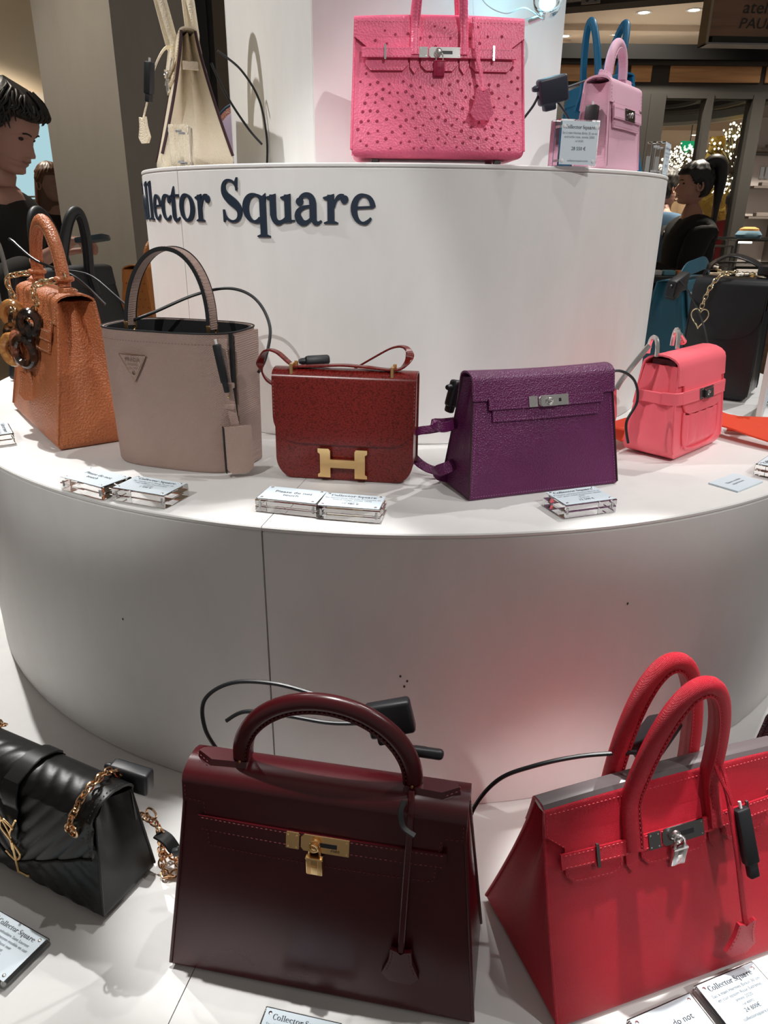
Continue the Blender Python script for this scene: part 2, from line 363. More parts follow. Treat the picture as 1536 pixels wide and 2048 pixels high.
# ------------------------------------------------------------------ handbag construction kit (local frame: x right, -y front, z up)
class Body:
    def __init__(s, W0, W1, H, D0, D1, p=1.0, rb=.008, gus=.02, ridge=0, bul=.004, gp_=1.5, sq=1.0, bow=0, cr=0):
        s.W0, s.W1, s.H, s.D0, s.D1, s.p, s.rb, s.gus, s.ridge, s.bul, s.gpw, s.bow, s.cr = W0, W1, H, D0, D1, p, rb, gus, ridge, bul, gp_, bow, cr
    def ins(s, z): return s.rb-math.sqrt(max(0, s.rb**2-(s.rb-z)**2)) if z < s.rb else 0
    def t(s, z): return min(1, max(0, z/s.H))
    def a(s, z):
        t = s.t(z); c = 0
        if s.cr and z < s.cr: c = s.cr-math.sqrt(max(0, s.cr**2-(s.cr-max(z, 0))**2))
        return (s.W0+(s.W1-s.W0)*t)/2-s.ins(max(z, 0))+s.bow*math.sin(math.pi*t)-c*.9
    def b(s, z): return (s.D1+(s.D0-s.D1)*(1-s.t(z))**s.p)/2-s.ins(max(z, 0))
    def fr(s, x, z, o=0):
        a = max(s.a(z), 1e-4); q = max(0, 1-(x/a)**2); return Vector((x, -s.b(z)-s.bul*q*math.sin(math.pi*s.t(z))-o, z))
    def ring(s, z, nf=18, ns=12):
        a = s.a(z); b = s.b(z); g = s.gus*s.t(z)**s.gpw; out = []
        for i in range(nf): out.append(s.fr(-a+2*a*i/nf, z))
        for i in range(ns):
            y = -1+2*i/ns; d = g*((1-s.ridge)*math.cos(math.pi*y/2)**2+s.ridge*math.sin(math.pi*y)**2); out.append(Vector((a-d, y*b, z)))
        for i in range(nf): p_ = s.fr(a-2*a*i/nf, z); out.append(Vector((p_.x, -p_.y, z)))
        for i in range(ns):
            y = 1-2*i/ns; d = g*((1-s.ridge)*math.cos(math.pi*y/2)**2+s.ridge*math.sin(math.pi*y)**2); out.append(Vector((-a+d, y*b, z)))
        return out
    def zs(s, n=26):
        lo = [s.rb*(1-math.cos(math.pi/2*i/5)) for i in range(5)]; m0 = max(s.rb, 1e-4)
        if s.cr: lo += [s.rb+(s.cr-s.rb)*i/6 for i in range(6)]; m0 = s.cr
        return lo+[m0+(s.H-m0)*i/n for i in range(n+1)]
    def mesh(s): return loft([s.ring(z) for z in s.zs()])
    def edge(s, side, front=True, o=.0005, z0=None, z1=None, n=24):
        z0 = s.rb if z0 is None else z0; z1 = s.H if z1 is None else z1; out = []
        for i in range(n+1):
            z = z0+(z1-z0)*i/n; y = -s.b(z)-o if front else s.b(z)+o; out.append(Vector((side*(s.a(z)+.0002), y, z)))
        return out
def patch(B, prof, off=.0, t=.0022, nx=16, dz=.006):
    """leather piece lying on the front: prof = [(z, xl, xr)] bottom to top"""
    rows = []
    for (z0, l0, r0), (z1, l1, r1) in zip(prof[:-1], prof[1:]):
        n = max(1, int(abs(z1-z0)/dz))
        for i in range(n): q = i/n; rows.append((z0+(z1-z0)*q, l0+(l1-l0)*q, r0+(r1-r0)*q))
    rows.append(prof[-1])
    V = []; w_ = nx+1
    for z, l, r in rows: V += [B.fr(l+(r-l)*i/nx, z, off+t) for i in range(w_)]
    return thick((V, [(j*w_+i, j*w_+i+1, (j+1)*w_+i+1, (j+1)*w_+i) for j in range(len(rows)-1) for i in range(nx)]), t)
def fline(B, pts, o): 
    P = resample([Vector((x, 0, z)) for x, z in pts], .004); return [B.fr(p.x, p.z, o) for p in P]
def pedge(prof, d=.0025, top=False):
    L = [(l+d, z) for z, l, r in prof]; R_ = [(r-d, z) for z, l, r in prof]; L[0] = (L[0][0], L[0][1]+d); R_[0] = (R_[0][0], R_[0][1]+d)
    p = L[::-1]+R_
    if top: L[-1] = (L[-1][0], L[-1][1]-d); R_[-1] = (R_[-1][0], R_[-1][1]-d); p = L[::-1]+R_+[L[-1]]
    return p
def fplate(B, poly, off, t):
    """small plate on the front surface, poly [(x,z)] counter-clockwise"""
    return extr(poly, -t, lambda p: B.fr(p.x, p.z, off-p.y))
def rpoly(x0, x1, z0, z1, c=.002): return [(x0+c, z0), (x1-c, z0), (x1, z0+c), (x1, z1-c), (x1-c, z1), (x0+c, z1), (x0, z1-c), (x0, z0+c)]
def flap(B, xw, zf, zb, off=.001, t=.0028, lift=.012, nx=20, bowx=0):
    """flap folded over the top from the back (down to zb) to the front (down to zf)"""
    bt = B.b(B.H)+off+t; path = []
    for i in range(5): z = zb+(B.H-zb)*i/5; path.append((B.b(z)+off+t, z))
    for i in range(9): a = math.pi*i/8; path.append((bt*math.cos(a), B.H+lift*math.sin(a)))
    n = 8
    for i in range(1, n+1): z = B.H+(zf-B.H)*i/n; path.append((-(B.b(z)+off+t), z))
    def fn(u, v):
        k = v*(len(path)-1); i = min(int(k), len(path)-2); f = k-i; y = path[i][0]*(1-f)+path[i+1][0]*f; z = path[i][1]*(1-f)+path[i+1][1]*f; x = xw*(2*u-1)
        if z <= B.H and y < 0: y = B.fr(x, z, off+t).y
        return (x, y, z+bowx*(1-(2*u-1)**2)*(1 if z >= B.H else max(0, 1-(B.H-z)/.03)))
    V, Fc = grid(fn, nx, len(path)-1); return thick((V, [f[::-1] for f in Fc]), t)
def padlock(root, B, x, z, mt, s=1.0, leather_mt=None):
    c = B.fr(x, z, .0085*s); m_ = leather_mt or mt
    pd = obj('padlock', rbox(.0165*s, .0065*s, .0205*s, .0012*s, 2, c+Vector((0, 0, -.0105*s))), m_, root)
    mb = MB()
    for q in (-.0066, -.0052, -.0038, .0066, .0052, .0038): mb.add(rbox(.0006*s, .0007*s, .0185*s, .0002*s, 1, c+Vector((q*s, -.0033*s, -.0108*s))))
    for q in (-.0022, 0, .0022): mb.add(rbox(.0048*s, .0004*s, .0004*s, 0, 1, c+Vector((0, -.0034*s, -.0095*s+q*s*.5))))
    obj('engraved_ridges', mb, m_, pd)
    obj('padlock_cap', rbox(.0172*s, .0075*s, .0022*s, .0006*s, 1, c+Vector((0, 0, -.0006*s))), m_, pd)
    obj('shackle', tube([p+c+Vector((0, 0, -.001*s)) for p in arch(.0054*s, 0, .0135*s, 16, 2.3)], .0012*s, 8), mt, pd)
    return pd
def turnlock(root, B, zc, hs, mt, s=1.0, off=.006, wide=.031, dark=None):
    """plate pair and rotating post of a belt-style bag clasp"""
    h = hs*1.06
    p1 = obj('clasp_plate', fplate(B, rpoly(-wide*s, -wide*s*.58, zc-h, zc+h, .0006), off, .0011), dark or mt, root)
    p2 = obj('clasp_plate', fplate(B, [(-wide*s*.52+.003*s, zc-h), (wide*s, zc-h), (wide*s, zc+h), (-wide*s*.52+.003*s, zc+h), (-wide*s*.52, zc+h-.003*s), (-wide*s*.52, zc-h+.003*s)], off, .0011), dark or mt, root)
    obj('slot', fplate(B, rpoly(.001*s, wide*s*.62, zc-.0022*s, zc+.0022*s, .0003), off+.0011, .0002), BLACKP, p2)
    mb = MB()
    for x in (-wide*s*.93, wide*s*.93, -wide*s*.66):
        for q in (-1, 1): mb.add(xf(lathe([(.0009*s, 0), (.0007*s, .0004*s), (0, .0006*s)], 8), B.fr(x, zc+q*h*.72, off+.001), (math.pi/2, 0, 0)))
    obj('rivets', mb, mt, p2, kind='stuff')
    c = B.fr(-.002*s, zc, off)
    tl = obj('turn_lock', xf(lathe([(.0052*s, 0), (.0052*s, .0022*s), (.0040*s, .003*s), (.0024*s, .003*s), (.0024*s, .0068*s), (0, .0072*s)], 20), c, (math.pi/2, 0, 0)), mt, root)
    obj('turn_ring', tube([c+Vector((.0044*s*math.cos(a*math.pi/8), -.0062*s-.0006*math.sin(a*math.pi/4), .0044*s*math.sin(a*math.pi/8))) for a in range(16)], .0011*s, 6, True), mt, tl)
    return c
def clochette(root, pts, mt, th, w=.018, h=.044, strap_w=.0062, up=None, yaw=0, tip=0):
    """hanging key bell on a leather lace: pts = lace polyline (last = top of bell)"""
    e = Vector(pts[-1]); lace = catmull(pts, 8)
    cl = obj('clochette', xf(extr([(-w*.55, 0), (-w*.2, -.002), (0, -.0055), (w*.2, -.002), (w*.55, 0), (w*.62, -h*.35), (w, -h*.78), (w*.55, -h), (-w*.55, -h), (-w, -h*.78), (-w*.62, -h*.35)], -.0045), e+Vector((0, .002, .004)), (tip, 0, yaw)), mt, root, 20)
    mb = MB()
    for q in (-1, 1): mb.add(stitches([Matrix.Rotation(yaw, 4, 'Z') @ Matrix.Rotation(tip, 4, 'X') @ Vector((q*x, -.0048, z))+e+Vector((0, .002, .004)) for x, z in ((w*.42, -.002), (w*.49, -h*.35), (w*.8, -h*.76))]))
    obj('stitching', mb, th, cl, 0, kind='stuff')
    obj('lace', ribbon(lace, strap_w, .003, up or (0, -1, 0)), mt, cl)
    return cl
def handle(root, path, mt, th, r=.0085, ry=.0075, lining=True, name='handle', side=(0, -1, 0), lmat=None):
    """rolled top handle with flat lining strip and saddle stitch on both faces"""
    up = lambda i: (0, -1, 0)
    hd = obj(name, sweep(path, circ(ry, 14, r), False, up), mt, root)
    P = [Vector(p) for p in path]; T, Ns = frames(P, False, (0, -1, 0)); inn = []; st1 = []; st2 = []
    for i, p in enumerate(P):
        Bv = T[i].cross(Ns[i]); d = Bv if i == 0 else Bv
        mid = sum(P, Vector())/len(P); sgn = 1 if d.dot(mid-p) > 0 else -1
        inn.append(p+d*sgn*r*.82); st1.append(p+d*sgn*r*.62+Ns[i]*ry*.86); st2.append(p+d*sgn*r*.62-Ns[i]*ry*.86)
    if lining: obj('handle_lining', ribbon(inn, ry*1.9, .0022, lambda i: inn[i]-P[i]), lmat or mt, hd)
    mb = MB(); mb.add(stitches(st1)); mb.add(stitches(st2)); obj('stitching', mb, th, hd, 0, kind='stuff')
    return hd
def body_obj(root, B, mt, pipe=None, pr=.0018, name='body'):
    bo = obj(name, B.mesh(), mt, root, 40)
    for s in (-1, 1):
        obj('piping', tube(B.edge(s), pr, 8), pipe or mt, bo); obj('piping', tube(B.edge(s, False), pr, 8), pipe or mt, bo)
    return bo
def kelly(root, B, mt, th, metal, k=1.0, lock='pad', hz=None, hw=None, clo=True, lace=None, dark=None, lift=.012, handle_r=.0085, dz=(.034, .0475, .0065, .075)):
    """trapezoid bag: fold-over flap, belt strap with clasp, single rolled handle"""
    bo = body_obj(root, B, mt); H = B.H; xw = B.W1/2+.003
    zw, zs_, hs, zt = H-dz[0]*k, H-dz[1]*k, dz[2]*k, H-dz[3]*k
    fl = obj('flap', flap(B, xw, zw, H-.05*k, .001, .0028, lift), mt, root)
    pr = [(zt, -xw*.82, xw*.82), (zt+.02*k, -xw*.83, xw*.83), (zw+.004, -xw*.86, xw*.86)]
    obj('flap_tab', patch(B, pr, .001, .0027), mt, fl)
    mb = MB()
    for pts in (fline(B, pedge(pr), .0041), fline(B, [(-xw+.003, H-.002), (-xw+.003, zw+.003), (-xw*.86, zw+.003)], .0041), fline(B, [(xw-.003, H-.002), (xw-.003, zw+.003), (xw*.86, zw+.003)], .0041)): mb.add(stitches(pts))
    obj('stitching', mb, th, fl, 0, kind='stuff')
    xs = xw*.88
    sp = [(zs_-hs, -xs, xs), (zs_+hs, -xs, xs)]
    st = obj('belt_strap', patch(B, sp, .0040, .0026, 28), mt, root)
    mb = MB()
    for q in (-1, 1): mb.add(stitches(fline(B, [(-xs+.002, zs_+q*(hs-.0018)), (xs-.002, zs_+q*(hs-.0018))], .0068)))
    obj('stitching', mb, th, st, 0, kind='stuff')
    c = turnlock(root, B, zs_, hs, metal, k, .0066, .031, dark)
    if lock: padlock(root, B, -.002*k, zs_-.012*k, metal, k)
    hw = hw or .083*k; hz = hz or H+.10*k; zb = H+lift+.006
    hp = arch(hw, zb, hz, 40, 2.0)
    hd = handle(root, hp, mt, th, handle_r*k, handle_r*.85*k)
    for s in (-1, 1):
        pts = [(s*hw*.93, -.011*k), (s*hw*.93, .011*k), (s*(hw+.03*k), .012*k), (s*(hw+.043*k), .004*k), (s*(hw+.046*k), -.003*k), (s*(hw+.03*k), -.013*k)]
        if s < 0: pts = pts[::-1]
        n_ = len(pts); zt_ = H+lift
        tb = MB().add(([Vector((x, y, zt_-.003-abs(y)*.25)) for x, y in pts]+[Vector((x*.985, y*.7, zt_+.0085-abs(y)*.3)) for x, y in pts], [tuple(range(n_))]+[tuple(range(2*n_-1, n_-1, -1))]+[(i, (i+1) % n_, (i+1) % n_+n_, i+n_) for i in range(n_)]))
        t_ = obj('handle_tab', tb, mt, root, 50)
        obj('handle_ring', tube([Vector((s*hw, .0075*k*math.cos(a*math.pi/6), zt_+.004+.007*k*math.sin(a*math.pi/6))) for a in range(12)], .0014*k, 6, True), metal, t_)
        loop = [p+Vector((0, -.0006, 0)) for p in [Vector((x*1.0, y*.9, zt_+.0062-abs(y)*.3)) for x, y in pts]]
        obj('stitching', stitches(loop), th, t_, 0, kind='stuff')
    if clo:
        l = lace or [(hw, -.012, H+lift+.004), (hw+.002, -B.b(H)-.006, H-.004), B.fr(hw+.001, H*.6, .008), B.fr(hw, H*.36, .007)]
        clochette(root, l, mt, th, .0185*k, .044*k)
    return dict(hw=hw, zb=zb, H=H)
def birkin(root, B, mt, th, metal, k=1.0, hz=None, pipe=None, lock=None, clo=None, hw=.040, tilt=(.022, -.012), edge=None, dark=None, arch_top=.003, hr=.0085, lock_x=0, bars=True, pr=.0018):
    """open tote: short flap with cut-out lobes, belt strap, clasp, two rolled handles"""
    bo = body_obj(root, B, mt, pipe, pr); H = B.H; xw = B.W1/2+.002
    zw, zs_, hs, zl = H-.022*k, H-.0415*k, .0064*k, H-.0635*k
    fl = obj('flap', flap(B, xw, zw, H-.03*k, .0012, .0026, max(.003, min(.007*k, B.b(B.H)*.6)), 24, arch_top), mt, root)
    xi = xw-.017*k
    lw = [(zs_-.004*k, -xi, xi), (zs_+.008*k, -xi, xi), (zw+.001, -xw, xw)]
    obj('flap_neck', patch(B, lw, .0012, .0026, 24), mt, fl)
    mb = MB(); o = .0042
    for q in (-1, 1): mb.add(stitches(fline(B, [(q*(xw-.002), H), (q*(xw-.002), zw+.001), (q*(xi-.0005), zs_+.008*k)], o)))
    mb.add(stitches(fline(B, [(-xw+.003, H-.002), (xw-.003, H-.002)], o+.0004)))
    h_ = hw*k
    for l, r in ((-xi-.001, -h_-.009*k), (-h_+.009*k, h_-.009*k), (h_+.009*k, xi+.001)):
        pr = [(zl, l+.007*k, r-.007*k), (zl+.007*k, l, r), (zs_+.002, l, r)]
        lb = obj('flap_lobe', patch(B, pr, .0012, .0026, 8), mt, fl); mb.add(stitches(fline(B, pedge(pr, .002), o)))
    obj('stitching', mb, th, fl, 0, kind='stuff')
    xs = xi+.006*k
    st = obj('belt_strap', patch(B, [(zs_-hs, -xs, xs), (zs_+hs, -xs, xs)], .0062, .0024, 28), mt, root)
    mb = MB()
    for q in (-1, 1): mb.add(stitches(fline(B, [(-xs+.002, zs_+q*(hs-.0017)), (xs-.002, zs_+q*(hs-.0017))], .0088)))
    obj('stitching', mb, th, st, 0, kind='stuff')
    if bars:
        for q in (-1, 1): obj('strap_bar', fplate(B, rpoly(q*xs*.70-.0014*k, q*xs*.70+.0014*k, zs_-hs*1.45, zs_+hs*1.5, .0004), .0084, .0022), dark or metal, root)
    turnlock(root, B, zs_, hs, metal, k*.92, .0086, .031, dark)
    hz = hz or H+.105*k
    zf = zs_-.004*k
    for f in (1, -1):
        y0 = B.fr(0, zf, .003).y; yk = -(B.b(H)+.008)
        pts = []
        for p in arch(h_, zf, hz, 44, 2.15):
            t = (p.z-zf)/(hz-zf); zz = p.z
            if zz <= H: y = B.fr(p.x, zz, .0055).y
            else: q = (zz-H)/(hz-H); y = yk+(tilt[0] if f > 0 else tilt[1])*-1*q if f > 0 else yk+tilt[1]*q
            pts.append(Vector((p.x, y if f > 0 else -y, zz)))
        hd = handle(root, pts, mt, th, hr*k, hr*.88*k)
        if f > 0:
            for q in (-1, 1): obj('handle_anchor', fplate(B, [(q*h_-.006*k, zf+.004), (q*h_-.006*k, zl+.004*k), (q*h_, zl-.004*k), (q*h_+.006*k, zl+.004*k), (q*h_+.006*k, zf+.004)], .0008, .0028), mt, hd)
    if lock: padlock(root, B, lock_x, zs_-.0105*k, metal, k*.9, lock if not isinstance(lock, bool) else None)
    if clo: clochette(root, clo, mt, th, .0165*k, .040*k, .0052*k)
    return dict(zs=zs_, H=H, hw=h_)
def feet(root, B, mt, z=.0, r=.006, h=.006):
    for x in (-.36, .36):
        for y in (-.33, .33): obj('foot_stud', xf(lathe([(r, -h), (r, -h*.3), (r*.6, 0)], 12), (x*B.W0, y*B.D0, z)), mt, root)
def sectag(name, label, loc, rot, size=(.042, .016, .034), mt=None):
    """black anti-theft alarm box with narrow neck"""
    t = thing(name, label, 'security tag', loc, 0, None, rot); a, b, c = size
    obj('housing', rbox(a, b, c, .004, 3), mt or BLACKP, t); obj('neck', rbox(a*.42, b*.9, c*.35, .003, 2, (-a*.16, 0, -c*.55)), mt or BLACKP, t)
    obj('cable_gland', xf(lathe([(.0045, 0), (.0045, .004), (.003, .008)], 12), (-a/2, 0, c*.2), (0, -math.pi/2, 0)), mt or BLACKP, t)
    return t
def clip(label, loc, rot, size=(.011, .008, .05), mt=None):
    t = thing('alarm_clip', label, 'security tag', loc, 0, None, rot); a, b, c = size
    obj('clip_body', rbox(a, b, c, .0022, 2), mt or BLACKP, t); obj('clip_nose', rbox(a*.7, b*.8, c*.3, .0018, 2, (0, 0, -c*.6)), mt or BLACKP, t); obj('clip_pin', tube([(0, 0, c*.48), (0, 0, c*.62)], .0016, 8), WHITEP, t); return t
def cable(label, pts, r=.0022, n=10, mt=None):
    o = obj('alarm_cable', tube(catmull(pts, n), r, 8), mt or CABLE); o['label'] = label; o['category'] = 'cable'; return o
RAD = math.radians
# ================================================================== bottom tier
BURG = leather('burgundy_box_leather', (.060, .0035, .0065), 'smooth', 1, .27, .12, .1, .55); BURGT = mat('burgundy_thread', (.2, .03, .035), .7)
bag = thing('top_handle_bag', 'glossy burgundy box leather top handle bag with gold padlock and hanging key bell', 'handbag', (-.084, -1.055, Z3), RAD(-10.7))
B = Body(.318, .272, .224, .112, .042, 1.15, .007, .022, 0, .006)
kelly(bag, B, BURG, BURGT, GOLD, 1.0, 'pad', .318, .085, True, None, None, .013, .0095, (.022, .041, .0078, .068))
obj('engraving', ([B.fr(v.x+.0125, v.y+.1775, .0082) for v in sans('-PARIS', .0034, 'LEFT')[0]], sans('-PARIS', .0034, 'LEFT')[1]), mat('engrave_dark', (.06, .035, .01), .5), bag, 0)
obj('lace_end', ribbon(catmull([(.081, -.028, .243), (.079, -.036, .236), (.083, -.042, .226), (.094, -.046, .222)], 6), .005, .0018, (0, -.3, 1)), mat('black_edge', (.02, .02, .022), .5), bag)
# red tote
RED = leather('red_grained_leather', (.60, .012, .034), 'cross', .82, .36, .42, .08); REDT = mat('red_thread', (.72, .10, .12), .7); REDE = mat('protective_film', (.13, .105, .11), .22)
bag = thing('red_tote', 'bright red grained leather tote with two rolled handles and silver padlock', 'handbag', (.255, -1.022, Z3), RAD(19))
B = Body(.292, .280, .212, .162, .016, 1.2, .010, .03, .55, .008, 1.2)
r_ = birkin(bag, B, RED, REDT, SILVER, 1.16, .338, None, True, [(.050, -.020, .225), (.054, -.036, .2), (.058, -.056, .15), (.064, -.076, .085), (.066, -.081, .068)], .043, (.014, .004), dark=DKSTEEL, hr=.0082, lock_x=.002)
obj('protective_film', tube([(x, 0, .2145+.003*(1-(x/.14)**2)) for x in [-.1415+.283*i/24 for i in range(25)]], .0052, 8, False, (0, 0, 1), None, .0100), REDE, bag)
mb = MB()
for q in (-.003, .003): mb.add(ribbon(catmull([(.044+q, -.022, .236), (.047+q, -.032, .22), (.052, -.04, .203), (.054, -.044, .194)], 6), .0035, .002, (0, -1, 0)))
obj('lace_knot', mb, RED, bag)
# black envelope bag (quilted)
YBL = leather('black_calf_leather', (.0045, .0048, .0052), 'smooth', 1, .38, .2, .05, .38); YTH = mat('black_thread', (.03, .03, .032), .7)
bag = thing('envelope_chain_bag', 'black chevron quilted leather envelope bag with gold monogram and chain', 'handbag', (-.430, -.940, Z3), RAD(-26))
YB = Body(.245, .235, .135, .082, .05, 1.0, .012, .012, 0, .004)
def quilt(d, w_=.017): q = (d/w_) % 1.0; return .0030*math.sin(math.pi*q)**.55
ring_ = [[p for p in YB.ring(z, 40, 10)] for z in YB.zs(40)]
for r_i in ring_:
    for i, p in enumerate(r_i):
        if i < 40 and p.z > .012: p.y -= quilt(p.z*.8+abs(p.x)*.55+.004)*min(1, (YB.a(p.z)-abs(p.x))/.01)
obj('body', loft(ring_), YBL, bag, 60)
for s in (-1, 1): obj('piping', tube(YB.edge(s, True, .001), .0016, 8), YBL, bag); obj('piping', tube(YB.edge(s, False, .001), .0016, 8), YBL, bag)
def yflap(u, v):                      # flap with pointed envelope lower edge
    x = .119*(2*u-1); zl_ = .040+.052*abs(2*u-1)**1.0; prof = v
    if v < .25: q = v/.25; y, z = .028, .09+.045*q
    elif v < .45: q = (v-.25)/.2; a = math.pi*q; y, z = .030*math.cos(a), .135+.016*math.sin(a)
    else: q = (v-.45)/.55; z = .135+(zl_-.135)*q; y = YB.fr(x*.98, z, .0065).y
    if v > .25:
        d = quilt(-z*.75+abs(x)*.8+(0 if v > .4 else y*.5)) if v > .33 else .0
        y -= d*(.9 if v > .42 else .35); z += d*(.9 if v < .5 else 0)*max(0, 1-(v-.25)/.25)
    return (x, y, z)
V, Fc = grid(yflap, 90, 100); fl = obj('flap', thick((V, [f[::-1] for f in Fc]), .003), YBL, bag, 60)
for s in (-1, 1):
    obj('stitching', stitches([Vector(yflap(.5+s*.485, v/60))+Vector((0, -.0012, .0006)) for v in range(16, 61)]), YTH, fl, 0, kind='stuff')
    obj('flap_border', tube([Vector(yflap(.5+s*.5*(1-i/20), 1))+Vector((0, -.001, 0)) for i in range(21)], .0016, 6), YBL, fl)
st = obj('center_strap', ribbon([Vector(yflap(.5, v/40))+Vector((0, -.0035 if v > 16 else 0, .0035 if v < 20 else 0)) for v in range(6, 32)], .024, .003, lambda i: (0, -1, .25) if i > 12 else (0, -.2, 1)), YBL, bag)
mg = MB(); yo = YB.fr(0, .075, .0125).y
def mono_stroke(pts, w_): mg.add(ribbon([Vector((x, yo-.0012*i_, z)) for x, z, i_ in pts], w_, .0022, (0, -1, 0)))
mono_stroke([(-.015, .112, 0), (-.004, .092, 0), (0.0, .083, 0)], .0026); mono_stroke([(.0155, .108, 0), (.004, .09, 0), (-.001, .08, 0)], .0026); mono_stroke([(0, .086, 0), (-.001, .058, 0)], .0036)
mono_stroke([(p.x, p.z, 1) for p in catmull([(.010, 0, .094), (-.004, 0, .102), (-.012, 0, .09), (.001, 0, .074), (.012, 0, .058), (.002, 0, .045), (-.012, 0, .053)], 8)], .0030)
mono_stroke([(.0045, .074, 2), (.004, .028, 2)], .0034); mono_stroke([(.004, .0295, 2), (.021, .030, 2)], .0028); mono_stroke([(.021, .0295, 2), (.0215, .0335, 2)], .002)
obj('monogram', mg, GOLD, bag)
def link(c, T, N, a=.0065, b=.0042, r=.0012):
    T = Vector(T).normalized(); N = Vector(N); N = (N-T*N.dot(T)).normalized(); return tube([Vector(c)+T*(a*math.cos(q*math.pi/6))+N*(b*math.sin(q*math.pi/6)) for q in range(12)], r, 6, True)
def chain(name, pts, mt, parent=None, step=.0075, a=.0062, b=.0042, r=.00125, label=None):
    P = resample(catmull(pts, 10), step); root = parent
    T, Ns = frames(P)
    c = None
    mb = MB()
    for i, p in enumerate(P):
        q = Ns[i] if i % 2 else T[i].cross(Ns[i]); q = (q+.5*T[i].cross(q)).normalized(); mb.add(link(p, T[i], q, a, b, r))
    return obj(name, mb, mt, parent, kind='stuff')
PINKG = mat('rose_gold', (.80, .50, .28), .2, 1)
for s in (-1, 1):
    e = xf(lathe([(.0062, 0), (.0085, .0005), (.0085, .002), (.0062, .0025), (.0062, 0)], 20, False), Vector(yflap(.5+s*.40, .60))+Vector((0, -.002, 0)), (math.pi/2, 0, 0)); obj('eyelet', e, PINKG, bag)
    chain('chain', [Vector(yflap(.5+s*.40, .60))+Vector((0, -.003, .001)), Vector(yflap(.5+s*.40, .5))+Vector((0, -.006, .003)), (s*.10, -.022, .157), (s*.098, .0, .160), (s*.095, .02, .155), (s*.1, .034, .14)], PINKG, bag)
chain('chain', [(.1, .045, .075), (.122, .052, .06), (.128, .05, .04), (.124, .052, .02), (.13, .045, .009), (.146, .035, .006), (.15, .05, .006), (.135, .062, .006), (.128, .05, .018)], PINKG, bag)
obj('chain_ring', tube([(.118+.0075*math.cos(q*math.pi/8), .05, .078+.0075*math.sin(q*math.pi/8)) for q in range(16)], .0013, 6, True), PINKG, bag)
obj('strap_tab', ribbon(catmull([(.124, .05, .05), (.138, .05, .047), (.148, .05, .036)], 5), .016, .003, (.3, 0, 1)), YBL, bag)
# dark plum bag almost out of frame on the right
PLUM = leather('dark_plum_leather', (.028, .010, .022), 'pebble', 1, .4)
bag = thing('dark_handbag', 'dark plum leather handbag at the end of the row beside the red tote', 'handbag', (.542, -.842, Z3), RAD(36))
B = Body(.28, .25, .19, .10, .04, 1.1, .008, .02); kelly(bag, B, PLUM, YTH, SILVER, .9, None, clo=False)
# ================================================================== middle tier
TAN = leather('tan_pebbled_leather', (.46, .145, .055), 'pebble', .75, .42, .5, .12); CREAMT = mat('cream_thread', (.72, .58, .44), .8)
bag = thing('tan_top_handle_bag', 'tan pebbled leather top handle bag hung with a gold chain and horn ring charms', 'handbag', (-.565, -.395, Z2), RAD(-54))
B = Body(.318, .262, .212, .125, .050, 1.15, .012, .03, .6, .008, 1.1)
kelly(bag, B, TAN, CREAMT, SILVER, 1.0, None, .322, .086, False, None, None, .013, .0105, (.03, .048, .008, .074))
clochette(bag, [B.fr(.01, .13, .010), B.fr(.008, .11, .010), B.fr(.004, .092, .008)], TAN, CREAMT, .0185, .047, .005, None, RAD(42))
for s in (-1, 1): obj('handle_keeper', tube([(s*.086+.012*math.cos(q*math.pi/8), .011*math.sin(q*math.pi/8), .242+.0*q) for q in range(16)], .004, 8, True), TAN, bag)
ch = thing('bag_charm', 'gold chain charm with tortoiseshell and amber horn rings draped over the tan bag', 'bag charm', (-.565, -.395, Z2), RAD(-54))
LG = mat('pale_gold', (.80, .66, .42), .2, 1)
def chain_links(pts, parent, step=.0085, a=.0075, b=.0047, r=.0013):
    P = resample(catmull(pts, 8), step); T, Ns = frames(P)
    for i, p in enumerate(P):
        q = Ns[i] if i % 2 else T[i].cross(Ns[i]); obj('chain_link', link(p, T[i], q, a, b, r), LG, parent)
chain_links([(-.086, -.016, .240), (-.10, -.045, .232), B.fr(-.10, .2, .014), B.fr(-.075, .185, .017), B.fr(-.05, .172, .018), B.fr(-.04, .158, .018), B.fr(-.03, .15, .018)], ch)
chain_links([(.086, -.016, .240), (.08, -.042, .232), B.fr(.07, .205, .014), B.fr(.05, .19, .017), B.fr(.035, .175, .018), B.fr(.02, .162, .018), B.fr(.0, .152, .018)], ch)
obj('large_link', tube([(.086+.016*math.cos(q*math.pi/8), -.002, .246+.006*math.sin(q*math.pi/8)) for q in range(16)], .0018, 8, True), LG, ch)
obj('large_link', tube([(.074+.013*math.cos(q*math.pi/8), -.024+.008*math.sin(q*math.pi/8), .240) for q in range(16)], .0018, 8, True), LG, ch)
def horn(name, base, spots):
    if name in MATS: return MATS[name]
    mt = mat(name, base, .14, 0, .6); n1 = N_(mt, 'ShaderNodeTexNoise', Scale=70.0, Detail=2.0, Distortion=1.0); L_(mt, coords(mt), n1.inputs['Vector']); L_(mt, ramp(mt, n1.outputs[0], [(.42, base), (.56, spots)]), mt.node_tree.nodes['Principled BSDF'].inputs['Base Color']); return mt
AMB = horn('amber_horn', (.55, .27, .08), (.42, .17, .05)); TORT = horn('tortoiseshell', (.018, .009, .005), (.22, .08, .02)); MAHO = horn('mahogany_horn', (.30, .10, .05), (.13, .04, .02)); BLKH = horn('black_horn', (.008, .006, .005), (.05, .02, .01))
def horn_ring(c, rr, rt, rx, rz, mt):
    from mathutils import Euler
    M = Matrix.Translation(c) @ Euler((rx, 0, rz)).to_matrix().to_4x4(); obj('horn_ring', tube([M @ Vector((rr*math.cos(q*math.pi/12), 0, rr*1.12*math.sin(q*math.pi/12))) for q in range(24)], rt, 10, True), mt, ch)
